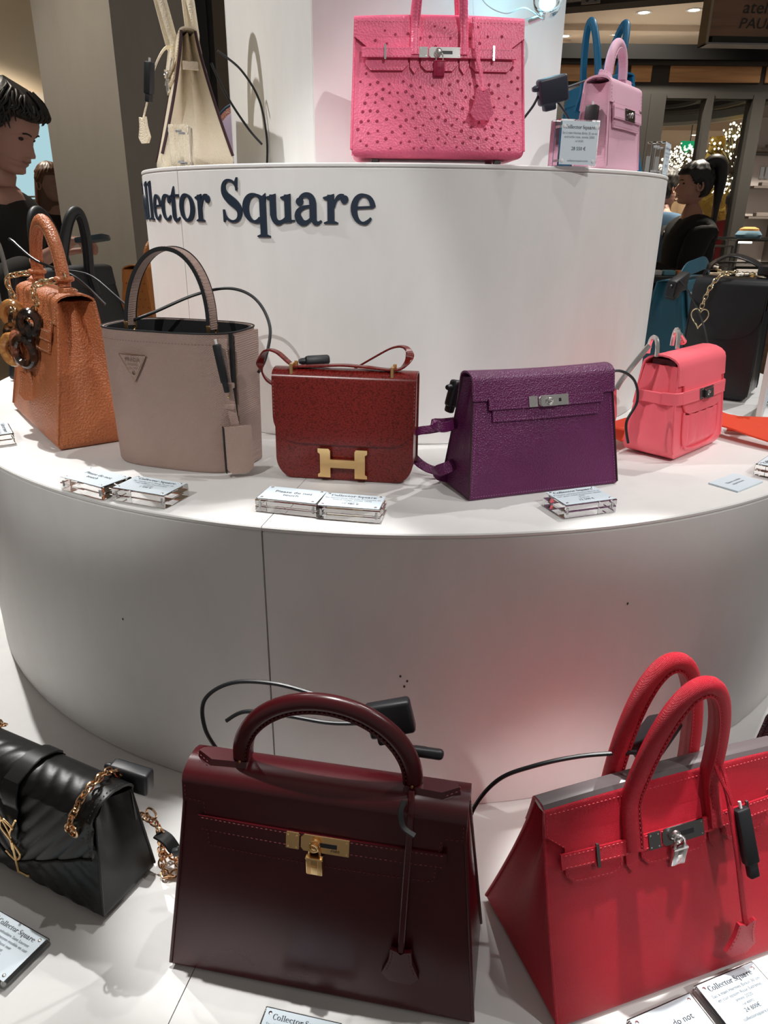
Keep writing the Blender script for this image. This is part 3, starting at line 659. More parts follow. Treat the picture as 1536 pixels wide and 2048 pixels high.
horn_ring(B.fr(-.058, .140, .017), .019, .0062, 0, .35, TORT); horn_ring(B.fr(-.022, .128, .024), .019, .0066, 0, .55, AMB); horn_ring(B.fr(.012, .136, .024), .0185, .0068, 0, -.35, MAHO); horn_ring(B.fr(.045, .134, .02), .019, .0066, .1, .5, BLKH)
horn_ring(B.fr(-.085, .176, .016), .016, .0068, 0, .9, AMB); horn_ring(B.fr(.06, .178, .02), .014, .0072, 0, .9, BLKH); horn_ring(B.fr(.05, .162, .02), .011, .0072, 0, .2, BLKH); horn_ring(B.fr(-.05, .168, .018), .009, .006, 0, .3, BLKH)
obj('tortoise_bar', tube([B.fr(-.03, .185, .02), B.fr(-.022, .148, .02)], .0055, 10), TORT, ch)
# black tote behind the tan bag
BLK = leather('matte_black_leather', (.022, .024, .027), 'smooth', 1, .5, .2); BLKT = mat('charcoal_thread', (.05, .052, .055), .8)
bag = thing('black_tote', 'matte black leather tote with tall rolled handles behind the tan bag', 'handbag', (-.722, .045, Z2), RAD(-108))
B = Body(.27, .25, .215, .14, .04, 1.2, .01, .03, .5, .004); birkin(bag, B, BLK, BLKT, SILVER, 1.15, .335, None, None, None, .040, (.022, -.02), hr=.0088)
# orange ostrich bag
ORA = leather('orange_ostrich', (.52, .19, .045), 'pebble', .6, .42, .3); ORAD = mat('orange_quill', (.30, .085, .02), .5); ORT = mat('orange_thread', (.4, .14, .04), .8)
bag = thing('orange_ostrich_bag', 'small orange ostrich leather top handle bag with gold fittings beside the upper tier', 'handbag', (-.640, .43, Z2), RAD(-100))
B = Body(.27, .235, .2, .105, .055, 1.0, .006, .012, 0, .003); kelly(bag, B, ORA, ORT, GOLD, .9, None, .262, .05, clo=False)
mb = MB()
for i in range(6):
    for j in range(9):
        y = (-.04+.016*i+.008*(j % 2)); z = .015+.019*j
        if abs(y) < B.b(z)*.9: mb.add(xf(lathe([(.0025, 0), (.0018, .0009), (0, .0013)], 8), (B.a(z)-.012*B.t(z)**1.5*math.cos(math.pi*y/B.b(z)/2)**2, y, z), (0, math.pi/2, 0)))
obj('quill_bumps', mb, ORAD, bag, kind='stuff')
# taupe bucket bag
TAU = leather('taupe_saffiano', (.50, .35, .295), 'cross', .46, .45, .5, .05); TAUT = mat('taupe_thread', (.26, .17, .145), .8); TBK = mat('black_lining', (.008, .009, .011), .6)
bag = thing('bucket_bag', 'taupe crosshatched leather bucket bag with triangular logo plaque and single handle', 'handbag', (-.318, -.580, Z2), RAD(-17))
def bring(z, sx=1, n=64, ex=3.4):
    t = z/.192; a = (.099+.004*t)*sx; b = (.058+.003*t)*sx; c = max(0, .006-z); q = .004*(c/.006)**2; out = []
    for i in range(n):
        th_ = 2*math.pi*i/n; cs, sn = math.cos(th_), math.sin(th_); out.append(Vector(((a-q)*math.copysign(abs(cs)**(2/ex), cs), (b-q)*math.copysign(abs(sn)**(2/ex), sn), z)))
    return out
zz = [0, .001, .003, .006]+[.006+.186*i/14 for i in range(1, 15)]
obj('body', loft([bring(z) for z in zz]+[bring(.192, .972)]+[bring(z, .965) for z in zz[:4:-3]], True, True), TAU, bag, 40)
obj('lining', loft([bring(.05, .95), bring(.191, .958), bring(.191, .93), bring(.06, .92)], False, True), TBK, bag)
mb = MB(); P = [p*1.0 for p in bring(.178, 1.006)]; obj('stitching', stitches(P+[P[0]]), TAUT, bag, 0, kind='stuff')
P = [p for p in bring(.192, 1.0)]; obj('rim_edge', tube(P, .0012, 6, True), TBK, bag)
sx = .0985
for s in (1,):
    obj('side_seam', ribbon([(s*(.0955+.004*z/.192), -.035+.0*z, z) for z in [.003+.188*i/8 for i in range(9)]], .006, .005, (s, 0, 0)), TBK, bag)
    obj('side_panel', ribbon([(s*(.0985+.0042*z/.192), .002, z) for z in [.002+.186*i/8 for i in range(9)]], .066, .004, (s, 0, 0)), TAU, bag)
def bfr(x, z, o=0): t = z/.192; a = .099+.004*t; b = .058+.003*t; return Vector((x, -b*(max(0, 1-abs(x/a)**3.4))**(1/3.4)-o, z))
pl = obj('logo_plaque', extr([(-.056, .160), (-.014, .160), (-.035, .125)], -.0025, lambda p: bfr(p.x, p.z, .0006-p.y)), TAU, bag, 20)
obj('plaque_rim', tube([bfr(x, z, .003) for x, z in ((-.0565, .1603), (-.035, .1605), (-.0135, .1603), (-.024, .143), (-.035, .1245), (-.046, .143))], .0009, 6, True), mat('plaque_gold', (.55, .40, .30), .3, 1), pl)
for txt, z, s in (('PRADA', .1515, .0075), ('MILANO', .1462, .0040), ('DAL 1913', .1415, .0032)):
    tv = sans(txt, s); obj('plaque_text', ([bfr(v.x-.035, v.y+z, .0036) for v in tv[0]], tv[1]), MATS['plaque_gold'], pl, 0)
obj('plaque_crest', xf(lathe([(.0022, 0), (.0022, .0008), (0, .0014)], 12), bfr(-.035, .1362, .003), (math.pi/2, 0, 0), (1, 1.3, 1)), MATS['plaque_gold'], pl)
hp = [Vector((p.x-.008, p.y, p.z)) for p in arch(.064, .190, .292, 44, 2.1, -.006, .006)]
hd = obj('handle', ribbon(hp, .021, .0045, lambda i: (hp[i]-Vector((-.008, 0, .215)))), TAU, bag)
obj('handle_edge', MB().add(ribbon([p+Vector((0, -.0106, 0)) for p in hp], .0012, .0056, lambda i: (hp[i]-Vector((-.008, 0, .215))))).add(ribbon([p+Vector((0, .0106, 0)) for p in hp], .0012, .0056, lambda i: (hp[i]-Vector((-.008, 0, .215))))), TBK, hd)
obj('stitching', stitches([p+(p-Vector((-.008, 0, .215))).normalized()*.0028+Vector((0, -.0085, 0)) for p in hp]), TAUT, hd, 0, kind='stuff')
for s in (-1, 1):
    for q in (-1, 1): obj('handle_clasp', rbox(.006, .003, .013, .001, 1, (-.008+s*.064, -.006+q*.0105, .190)), GOLD, hd)
    obj('clasp_ring', tube([(-.008+s*.064, -.006+.010*math.cos(a*math.pi/6), .186+.006*math.sin(a*math.pi/6)) for a in range(12)], .0012, 6, True), GOLD, hd)
lug = obj('luggage_tag', rbox(.036, .007, .062, .002, 1), TAU, bag); lug.location = (.108, -.05, .040); lug.rotation_euler = (0, 0, RAD(38))
obj('tag_front', extr([(-.018, .033), (-.018, -.026), (-.011, -.033), (.011, -.033), (.018, -.026), (.018, .033)], -.003), TAU, lug); lug.children[0].location = (0, -.004, 0)
obj('tag_edge', rbox(.0016, .0095, .064, .0004, 1, (-.0188, -.001, 0)), TBK, lug)
obj('tag_strap', ribbon(catmull([(.098, -.056, .188), (.101, -.060, .15), (.104, -.058, .12), (.106, -.056, .09), (.107, -.052, .07)], 6), .011, .003, (.5, -1, 0)), TAU, bag)
for z in (.128, .1): obj('tag_keeper', rbox(.015, .008, .007, .001, 1, (.1035, -.058, z)), TAU, bag)
obj('tag_stud', xf(lathe([(.0018, 0), (.0015, .001), (0, .0015)], 8), (.1055, -.0625, .114), (math.pi/2, 0, 0)), GOLD, bag)
# red lizard flap bag
LIZ = leather('red_lizard', (.17, .013, .010), 'lizard', 1.0, .26, .45, .1); LIZT = mat('lizard_thread', (.35, .12, .08), .8); LIZE = mat('dark_edge', (.03, .012, .012), .5)
bag = thing('lizard_flap_bag', 'oxblood red lizard flap shoulder bag with large gold H clasp', 'handbag', (-.083, -.652, Z2), RAD(-8))
B = Body(.187, .187, .138, .044, .034, 1, .004, .0, 0, .003, 1.5, 1, 0, .030)
bo = obj('body', B.mesh(), LIZ, bag, 40)
fl = obj('flap', flap(B, .0955, .085, .02, .001, .0024, .011), LIZ, bag)
n = 7; pr = [(.052+.034*(1-math.cos(math.pi/2*i/n)), -.0955+.034*(1-math.sin(math.pi/2*i/n)), .0955-.034*(1-math.sin(math.pi/2*i/n))) for i in range(n+1)]; pr.append((.0875, -.0955, .0955))
obj('flap_lower', patch(B, pr, .001, .0024, 24), LIZ, fl)
mb = MB()
for s in (-1, 1): mb.add(stitches(fline(B, [(s*.0935, .136), (s*.0935, .088)], .0038)))
obj('stitching', mb, LIZT, fl, 0, kind='stuff')
yh = B.fr(0, .035, .0035).y
def hp_(poly, t=-.0045, yo=0): return extr(poly, t, Matrix.Translation((0, yh+yo, 0)))
HL = [(-.0335, .0075), (-.0335, .0115), (-.0305, .0135), (-.0305, .040), (-.0335, .042), (-.0335, .0475), (-.0185, .0475), (-.0165, .0445), (-.0165, .0075)]
hb = obj('clasp_upright', hp_(HL), GOLD, bag, 20); obj('clasp_upright', hp_([(-x, z) for x, z in HL[::-1]]), GOLD, bag, 20)
obj('clasp_bar', hp_([(-.0195, .0215), (.0195, .0215), (.0195, .033), (-.0195, .033)], -.0052), GOLD, hb, 20)
for s in (-1, 1): obj('strap_slot', MB().add(rbox(.0045, .012, .016, .0006, 1, (s*.0655-(.002 if s > 0 else .004), -.012, .148))).add(rbox(.0045, .004, .012, .0006, 1, (s*.0655, -.004, .152))), GOLD, bag)
obj('shoulder_strap', ribbon(catmull([(-.093, .012, .118), (-.112, .012, .128), (-.119, .008, .148), (-.108, .002, .168), (-.092, -.002, .168), (-.075, -.006, .156), (-.066, -.006, .151), (-.03, -.006, .153), (0, -.006, .1545), (.03, -.006, .153), (.066, -.006, .151), (.079, -.004, .158), (.084, .002, .170), (.076, .009, .178), (.06, .013, .176), (.035, .017, .162), (.0, .022, .14)], 7), .011, .0025, lambda i: (.1, 0, 1)), LIZ, bag)
# purple clutch
PUR = leather('purple_leather', (.13, .014, .09), 'pebble', 1.25, .36, .32, .1); PURT = mat('mauve_thread', (.45, .23, .40), .8)
bag = thing('purple_flap_bag', 'purple grained leather flap bag with silver turn clasp and pale stitching', 'handbag', (.167, -.669, Z2), RAD(19.5))
B = Body(.222, .200, .148, .086, .030, 1.0, .004, .012, .4, .006, 1.0)
kB = B; bo = body_obj(bag, B, PUR, LIZE, .0011); H = B.H; xw = .103
fl = obj('flap', flap(B, xw, H-.024, H-.05, .001, .0024, .010, 20, -.002), PUR, bag)
pr = [(.098, -.0775, .0775), (.132, -.0775, .0775)]; obj('flap_tab', patch(B, pr, .001, .0022), PUR, fl)
sp = [(.113, -.083, .083), (.127, -.083, .083)]; obj('belt_strap', patch(B, sp, .0036, .0022, 24), PUR, bag)
mb = MB()
for pts, o in ((pedge(pr, .002), .0036), (pedge(sp, .0018, True), .0062), ([(-xw+.002, H), (-xw+.002, H-.022), (-.08, H-.022)], .0038), ([(xw-.002, H), (xw-.002, H-.022), (.08, H-.022)], .0038)): mb.add(stitches(fline(B, pts, o), .0023, .0013, .0004))
mb.add(stitches(fline(B, [(-B.a(H)+.003, H-.03), (-B.a(.004)+.003, .005), (B.a(.004)-.003, .005), (B.a(H)-.003, H-.03)], .0006), .0023, .0013, .0004)); obj('stitching', mb, PURT, fl, 0, kind='stuff')
turnlock(bag, B, .1205, .0062, SILVER, .92, .0062, .031)
obj('clasp_tongue', fplate(B, rpoly(-.013, .012, .1145, .1265, .002), .0075, .003), SILVER, bag)
for s, lo in ((-1, 0),):
    obj('shoulder_strap', ribbon(catmull([(-.09, .03, .085), (-.125, .012, .084), (-.135, .02, .088), (-.11, .045, .08), (-.07, .05, .08)], 8), .013, .0028, lambda i: (0, -.2, 1) if False else (-.3, -1, .2)), PUR, bag)
    obj('shoulder_strap', ribbon(catmull([(-.085, .05, .076), (-.12, .062, .068), (-.138, .075, .062), (-.144, .088, .045), (-.138, .084, .024), (-.124, .064, .012), (-.1, .045, .008)], 8), .013, .0028, lambda i: (-.2, -.6, .7)), PUR, bag)
    obj('shoulder_strap', ribbon(catmull([(-.09, .028, .035), (-.115, .012, .03), (-.128, .02, .022), (-.118, .03, .012), (-.1, .03, .008)], 8), .016, .0028, lambda i: (-.6, -.6, .3)), PUR, bag)
# salmon mini bag
SAL = leather('salmon_leather', (.95, .155, .20), 'smooth', 1, .38, .2, .04); SALT = mat('salmon_thread', (.85, .36, .36), .8); WINE = mat('wine_lining', (.09, .012, .02), .6)
bag = thing('salmon_mini_bag', 'salmon pink smooth leather mini bag with quilted front pocket and silver shackles', 'handbag', (.422, -.497, Z2), RAD(44))
B = Body(.168, .150, .138, .082, .050, 1.0, .012, .010, .8, .004, .8, 1, .003, .026); H = B.H
bo = obj('body', B.mesh(), SAL, bag, 40)
for s in (-1, 1):
    e = [B.fr(s*(B.a(z)-.002), z, .0005) for z in [.014+.124*i/20 for i in range(21)]]
    obj('piping', tube(e, .0016, 8), SAL, bo)
xw = .077
fl = obj('flap', flap(B, xw, H-.026, H-.06, .0012, .0026, .016), SAL, bag)
pr = [(.069, -.045, .045), (.073, -.056, .056), (.08, -.061, .061), (H-.022, -.062, .062)]; obj('flap_tab', patch(B, pr, .0012, .0026), SAL, fl)
sp = [(.086, -.07, .07), (.104, -.07, .07)]; obj('belt_strap', patch(B, sp, .0045, .0026, 24), SAL, bag)
mb = MB()
for pts, o in ((pedge(pr, .0022), .0042), (pedge(sp, .002, True), .0074), ([(-xw+.002, H), (-xw+.002, H-.024), (-.064, H-.024)], .0042), ([(xw-.002, H), (xw-.002, H-.024), (.064, H-.024)], .0042)): mb.add(stitches(fline(B, pts, o), .0022, .0014, .0004))
obj('stitching', mb, SALT, fl, 0, kind='stuff')
def pocket(u, v):
    z = .018+.050*v; x = .056*(2*u-1); q = (x/.026+.5+.25*0) % 1.0; e = min(1, (1-abs(2*u-1))*7, v*6+.05); 
    return B.fr(x, z, .0004+.0042*math.sin(math.pi*q)**.5*e)
pk = obj('quilted_pocket', grid(pocket, 72, 20), SAL, bag, 60)
obj('pocket_piping', tube(catmull([B.fr(x, z, .002) for x, z in ((-.058, .072), (-.058, .04), (-.052, .022), (-.036, .015), (0, .0135), (.036, .015), (.052, .022), (.058, .04), (.058, .072))], 8), .0022, 8), SAL, pk)
turnlock(bag, B, .095, .0075, SILVER, .72, .0072, .031, DKSTEEL)
obj('clasp_tongue', fplate(B, rpoly(-.010, .014, .0875, .1015, .002), .0085, .0035), DKSTEEL, bag)
for s in (-1, 1): obj('strap_loop', ribbon(catmull([B.fr(s*.07, .095, .006), (s*.080, -.03, .094), (s*.0815, -.012, .093)], 5), .018, .0028, lambda i: (s, -.6, 0)), SAL, bag)
for s in (-1, 1): obj('gusset_strap', rbox(.0035, .05, .017, .001, 1, (s*.0795, .0, .092)), SAL, bag)
obj('lining', box2((-.068, -.018, H), (.068, .018, H+.008)), WINE, bag)
def shackle(c, rz, s=1.0): return tube([Matrix.Translation(c) @ Matrix.Rotation(rz, 4, 'Z') @ (p*s) for p in arch(.010, 0, .017, 16, 2.3)], .0022*s, 8)
obj('shackle', shackle((-.068, .02, .150), .9, 1.5), SILVER, bag); obj('shackle', shackle((.005, .022, .153), .7, 1.55), SILVER, bag)
obj('shackle_pin', tube([(.012, .02, .172), (.034, .022, .160)], .0035, 8), SILVER, bag); obj('shackle_loop', tube([(.032+.008*math.cos(q*math.pi/6), .022, .158+.003*math.sin(q*math.pi/6)) for q in range(12)], .0018, 6, True), SAL, bag)
obj('snap_hook', ribbon(catmull([(-.08, .02, .165), (-.09, .03, .145), (-.1, .045, .115), (-.105, .05, .1)], 6), .008, .006, (-.6, -.8, 0)), SILVER, bag)
obj('strap_end', extr([(-.02, .1), (-.004, .1), (.002, .06), (-.002, .03), (-.018, .03), (-.022, .06)], -.004, Matrix.Translation((-.1, .05, 0)) @ Matrix.Rotation(-.6, 4, 'Z')), SAL, bag)
ORC = leather('orange_canvas', (.80, .068, .022), 'canvas', 1, .75, .5, .05)
def toloc(p): v = Vector(p)-bag.location; a_ = bag.rotation_euler.z; return Vector((v.x*math.cos(a_)+v.y*math.sin(a_), -v.x*math.sin(a_)+v.y*math.cos(a_), v.z))
obj('canvas_strap', ribbon(catmull([(-.1, .05, .04), (-.085, .062, .024), (-.04, .066, .022), (.03, .06, .022)]+[toloc((x, y, Z2+z)) for x, y, z in ((.50, -.395, .026), (.535, -.43, .026), (.565, -.475, .022), (.60, -.515, .018), (.645, -.535, .014))], 10), .042, .003, lambda i: (-.3, -.38, .86)), ORC, bag)
obj('canvas_strap', ribbon(catmull([toloc((x, y, Z2+z)) for x, y, z in ((.55, -.40, .014), (.585, -.415, .016), (.63, -.425, .018), (.68, -.42, .022), (.72, -.4, .02))], 8), .040, .003, (-.3, -.3, .85)), ORC, bag)
# petrol bag + black bag behind it, standing white sign
PET = leather('petrol_leather', (.008, .075, .115), 'smooth', 1, .4, .2)
bag = thing('petrol_shoulder_bag', 'petrol blue leather shoulder bag with eyelet tabs half hidden behind the black bag', 'handbag', (.665, .185, Z2), RAD(52))
B = Body(.22, .215, .20, .13, .05, 1.1, .01, .02, .4, .006); bo = body_obj(bag, B, PET); fl = obj('flap', flap(B, .109, .185, .15, .001, .003, .006), PET, bag)
obj('front_pocket', patch(B, [(.02, -.075, .075), (.03, -.085, .085), (.12, -.078, .078), (.13, -.068, .068)], 0, .005), PET, bag)
for s in (-1, 1):
    tb = obj('strap_tab', patch(B, [(.125, s*.07-.012, s*.07+.012), (.14, s*.07-.016, s*.07+.016), (.2, s*.07-.014, s*.07+.014)], .004, .003, 6), PET, bag)
    for z in (.14, .175): obj('eyelet', xf(lathe([(.002, 0), (.0055, .0002), (.0055, .0016), (.002, .0018)], 16), B.fr(s*.07, z, .0075), (math.pi/2, 0, 0)), SILVER, tb)
obj('shoulder_strap', ribbon(catmull([(-.1, -.02, .2), (-.06, -.02, .225), (0, -.02, .232), (.07, -.02, .235), (.11, -.02, .215)], 8), .03, .003, (0, -1, .3)), PET, bag)
BL2 = leather('black_box_leather', (.010, .011, .013), 'smooth', 1, .3, .15, .05, .5)
bag = thing('black_crossbody_bag', 'tall black leather crossbody bag with rounded flap and gold heart chain charm', 'handbag', (.648, -.115, Z2), RAD(-34))
B = Body(.135, .132, .215, .11, .075, 1.0, .012, .02, .6, .004, 1.0, 1, 0, .018); bo = body_obj(bag, B, BL2, None, .0014)
fl = obj('flap', flap(B, .066, .165, .12, .001, .003, .016), BL2, bag)
n = 6; pr = [(.118+.05*(1-math.cos(math.pi/2*i/n)), -.066+.05*(1-math.sin(math.pi/2*i/n)), .066-.05*(1-math.sin(math.pi/2*i/n))) for i in range(n+1)]; obj('flap_lower', patch(B, pr, .001, .003, 16), BL2, fl)
obj('shoulder_strap', ribbon(catmull([(-.064, .01, .17), (-.066, .012, .21), (-.055, .012, .245), (-.02, .012, .268), (.025, .012, .258), (.055, .012, .236), (.068, .012, .205), (.069, .012, .17)], 9), .036, .0032, lambda i: (-.35 if i < 18 else .5, -.1, 1)), BL2, bag)
obj('strap_keeper', rbox(.03, .042, .018, .004, 2, (.052, .012, .243)), BL2, bag)
obj('strap_bar', rbox(.003, .004, .026, .0006, 1, (.068, -.01, .19)), LG, bag)
HB = B
hc = thing('heart_charm', 'gold chain with open heart pendant hanging on the black crossbody bag', 'bag charm', tuple(bag.location), RAD(-34))
P = resample(catmull([(.0, -.02, .240), (-.02, -.04, .234), (-.032, -.056, .213), (-.038, -.062, .19), (-.04, -.064, .178)], 8), .008); T, Ns = frames(P)
for i, p in enumerate(P): obj('chain_link', link(p, T[i], Ns[i] if i % 2 else T[i].cross(Ns[i]), .006, .004, .0012), LG, hc)
obj('heart', tube([Vector((-.041, -.066, .157))+Vector((.0010*16*math.sin(t)**3, 0, .0013*(13*math.cos(t)-5*math.cos(2*t)-2*math.cos(3*t)-math.cos(4*t)))) for t in [2*math.pi*i/30 for i in range(30)]], .0012, 6, True), LG, hc)
obj('bar_link', tube([(-.03, -.03, .240), (.0, -.025, .241)], .0018, 8), LG, hc)
# olive-brown structured bag at the far left
BRZ = leather('bronze_leather', (.20, .135, .075), 'pebble', .5, .35, .3); 
bag = thing('bronze_handbag', 'bronze leather shopper with pale grey straps carried by the person in black', 'handbag', (-.975, .23, Z2-.075), RAD(-80))
B = Body(.17, .165, .19, .09, .05, 1.0, .006, .01); body_obj(bag, B, BRZ); fl = obj('flap', flap(B, .084, .13, .13, .001, .003, .006), BRZ, bag)
GRH = leather('grey_handle_leather', (.42, .42, .43), 'smooth')
for y in (-.02, .02): obj('handle', tube(arch(.05, .18, .345, 24, 2.4, y, y), .0055, 8), GRH, bag)
# ================================================================== top tier bags
PNK = leather('pink_ostrich', (.84, .14, .265), 'pebble', .9, .38, .16, .10); PNKD = mat('pink_quill', (.47, .05, .125), .45); PNKT = mat('pink_thread', (.85, .34, .45), .8); FUX = leather('fuchsia_leather', (.42, .016, .075), 'smooth')
bag = thing('pink_ostrich_tote', 'pink ostrich leather tote with quill bumps, silver clasp and leather covered padlock', 'handbag', (.036, -.432, Z1+.006), RAD(1.5))
B = Body(.238, .226, .170, .124, .036, 1.1, .010, .02, .5, .006)
birkin(bag, B, PNK, PNKT, SILVER, .97, .275, None, FUX, [(.045, -.03, .172), (.047, -.042, .15), (.05, -.048, .125), (.056, -.056, .1), (.058, -.062, .082)], .0345, (.01, .01), hr=.0062)
feet(bag, B, DKSTEEL, .001)
rnd = random.Random(3); pts = []
for i in range(4000):
    z = rnd.uniform(.012, .163); a = B.a(z)-.007; x = rnd.uniform(-a, a)
    if z > .098 and z < .125 and abs(x) < .095: continue
    mind = .0098 if z < .11 else .0135
    if all((x-p[0])**2+(z-p[1])**2 > mind**2 for p in pts): pts.append((x, z))
mb = MB()
for x, z in pts:
    o = .0004 if z < .11 else .0040; s = rnd.uniform(.75, 1.15)
    if z > .12 and abs(x) > B.W1/2-.016: continue
    mb.add(xf(lathe([(.0023*s, -.0006), (.0019*s, .0006), (.0012*s, .0011), (.0005*s, .0006), (0, .0005)], 9), B.fr(x, z, o), (math.pi/2, 0, 0)))
obj('quill_bumps', mb, PNKD, bag, kind='stuff')
CRM = leather('cream_leather', (.93, .83, .64), 'pebble', 1.0, .42, .3, .04); CRT = mat('cream_stitch', (.62, .50, .36), .8); DBR = mat('burgundy_piping', (.045, .012, .018), .5)
bag = thing('cream_tote', 'cream grained leather tote with dark piping seen end on beside the pillar', 'handbag', (-.397, -.093, Z1+.002), RAD(-72))
B = Body(.268, .25, .205, .132, .022, 1.3, .022, .05, .75, .004, .75, 1, .004)
birkin(bag, B, CRM, CRT, SILVER, 1.05, .345, DBR, True, None, .040, (.03, .01), hr=.0082, pr=.0026)
clochette(bag, [(.07, -.025, .19), (.10, -.04, .18), (.11, -.058, .15), (.108, -.075, .1), (.107, -.084, .075)], CRM, CRT, .016, .04, .005, (0, -1, 0), RAD(30))
for s in (-1, 1): obj('gusset_strap', rbox(.003, .026, .013, .0008, 1, (s*(B.a(.155)-.012), 0, .157)), CRM, bag)
LIL = leather('lilac_leather', (.78, .45, .575), 'cross', .8, .45, .35, .04); LILT = mat('lilac_thread', (.48, .26, .36), .8); LILE = mat('plum_edge', (.10, .03, .06), .5)
bag = thing('lilac_mini_bag', 'lilac leather mini top handle bag with silver clasp in front of the blue tote', 'handbag', (.318, -.314, Z1+.001), RAD(55))
B = Body(.150, .138, .116, .056, .034, 1.0, .004, .010, 0, .003)
kelly(bag, B, LIL, LILT, SILVER, .72, None, .176, .034, False, None, DKSTEEL, .010, .010, (.036, .054, .011, .082))
for s in (-1, 1): obj('edge_trim', tube(B.edge(s, True, .0012), .0012, 6), LILE, bag)
TEA = leather('teal_leather', (.010, .135, .265), 'smooth', 1, .35, .2, .05); TEAT = mat('teal_thread', (.05, .25, .4), .8)
bag = thing('teal_blue_tote', 'teal blue leather tote with tall slim handles behind the lilac mini bag', 'handbag', (.372, .0, Z1+.001), RAD(103))
B = Body(.22, .21, .165, .10, .02, 1.2, .01, .03, .5, .004); birkin(bag, B, TEA, TEAT, SILVER, .95, .268, None, None, None, .036, hr=.0066)
LAV = leather('lavender_leather', (.45, .36, .47), 'smooth'); RUS = leather('russet_leather', (.30, .10, .06), 'pebble'); NVE = mat('navy_piping', (.03, .07, .12), .45)
bag = thing('lavender_round_bag', 'lavender and russet round leather bag with navy piping behind the cream tote', 'handbag', (-.345, .235, Z1+.001), RAD(-20))
def disc(r, y, n=36): return [Vector((r*math.cos(2*math.pi*i/n), y, .078+r*math.sin(2*math.pi*i/n))) for i in range(n)]
obj('body', loft([disc(.07, -.028), disc(.076, -.024), disc(.078, 0), disc(.076, .024), disc(.07, .028)]), RUS, bag); obj('front_panel', loft([disc(.055, -.033), disc(.06, -.031), disc(.06, -.028)]), LAV, bag)
obj('piping', tube(disc(.077, -.024), .003, 8, True), NVE, bag); obj('strap_ring', tube([(-.0+.007*math.cos(a*math.pi/6), 0, .162+.007*math.sin(a*math.pi/6)) for a in range(12)], .0014, 6, True), GOLD, bag)
obj('stitching', stitches(disc(.066, -.031)), CREAMT, bag, 0, kind='stuff')
# ================================================================== acrylic price blocks
BLUP = PAPER
def text_block(parent, lines, w, h, M, head=True, hx=.0036, y0=None, sub=INKG):
    y = y0 if y0 is not None else h/2-.012
    if head: flat_text('heading', serif('Collector Square', hx), INK, parent, M @ Matrix.Translation((0, y, 0))); y -= .0068
    for tx, s, mt in lines:
        if tx: 
            T = sans(tx, s); wd = max(v.x for v in T[0])-min(v.x for v in T[0]); k = min(1, w*.88/wd); T = ([Vector((v.x*k, v.y, 0)) for v in T[0]], T[1])
            flat_text('text_line', T, mt, parent, M @ Matrix.Translation((0, y, 0)))
        y -= s*1.12
def price_block(label, px, yaw, z, lines, size=(.077, .052, .017), head=True, group=None, pos=None, y0=None, lab=True):
    """acrylic block lying on the tier, px = front left bottom corner in the photo"""
    w_, d, h = size; p = gp(px[0], px[1], z) if pos is None else Vector(pos)
    u = Vector((math.cos(yaw), math.sin(yaw), 0)); n = Vector((-math.sin(yaw), math.cos(yaw), 0)); c = p+u*w_/2+n*d/2 if pos is None else p
    t = thing('price_block', label, 'price tag', (c.x, c.y, z+.0003), yaw, group)
    obj('acrylic_block', rbox(w_, d, h/2-.0002, .0008, 1, (0, 0, h/4)), GLASS, t); obj('acrylic_block', rbox(w_, d, h/2-.0002, .0008, 1, (0, 0, h*.75)), GLASS, t)
    obj('label_card', rbox(w_*.95, d*.93, .0004, 0, 1, (0, 0, h+.0003)), PAPER, t)
    for sx_ in (-1, 1):
        for sy in (-1, 1): obj('magnet', xf(lathe([(.0019, 0), (.0019, .0007), (.0012, .001), (0, .001)], 12), (sx_*w_*.41, sy*d*.38, h+.0003)), SILVER, t)
        obj('peg', xf(lathe([(.0016, -.004), (.0016, .004)], 10), (sx_*w_*.43, -d*.44, h*.5)), WHITEP, t)
    text_block(t, lines, w_, d, Matrix.Translation((0, 0, h+.0008)), head, y0=y0)
    return t
def std(a, ref, price, ex=None): return [(x, .0047, INKG) for x in a]+[(ref, .0036, INKG), ('', .002, INK), (price, .0058, INK)]+([(ex, .0045, INKG)] if ex else [])
DNT = [('Please do not', .0088, INK), ('touch', .0088, INK)]
price_block('acrylic block reading please do not touch beside the taupe bucket bag', (121, 979), RAD(-30), Z2, DNT, head=False, y0=.003, size=(.080, .05, .017))
price_block('acrylic price block in front of the taupe bucket bag', (225, 1001), RAD(-21), Z2, std(['Sac bandoulière Prada Panier en', 'cuir saffiano rose poudré'], 'ref 403021', '1 490 \u20ac'), size=(.080, .05, .017))
price_block('acrylic block reading please do not touch in front of the red lizard bag', (511, 1023), RAD(-14), Z2, DNT, head=False, y0=.003, size=(.079, .046, .017))
price_block('acrylic price block in front of the red lizard bag with gold clasp', (632, 1038), RAD(-10), Z2, std(['Sac bandoulière Hermès Constance en', 'lézard rouge, année 1970'], 'ref 403017', '10 980 \u20ac'), size=(.078, .046, .017))
price_block('acrylic price block at the corner of the purple flap bag', (1128, 1039), RAD(20), Z2, std(['Pochette ceinture Hermès Danse en', 'cuir grain violet Anemone, année', '2012'], 'ref 401173', '12 500 \u20ac'), size=(.074, .05, .017))
price_block('acrylic price block beside the salmon mini bag and orange strap', None, RAD(48), Z2, std(['Sac bandoulière Hermès en cuir rose', 'et toile orange, année 2013'], 'ref 402205', '9 800 \u20ac'), pos=(.535, -.620, 0), size=(.077, .052, .017))
price_block('acrylic price block at the left foot of the tan bag', None, RAD(-58), Z2, std(['Sac à main Hermès Kelly 32 cm en', 'cuir togo gold'], 'ref 40288', '13 500 \u20ac'), pos=(-.645, -.50, 0), size=(.077, .05, .017))
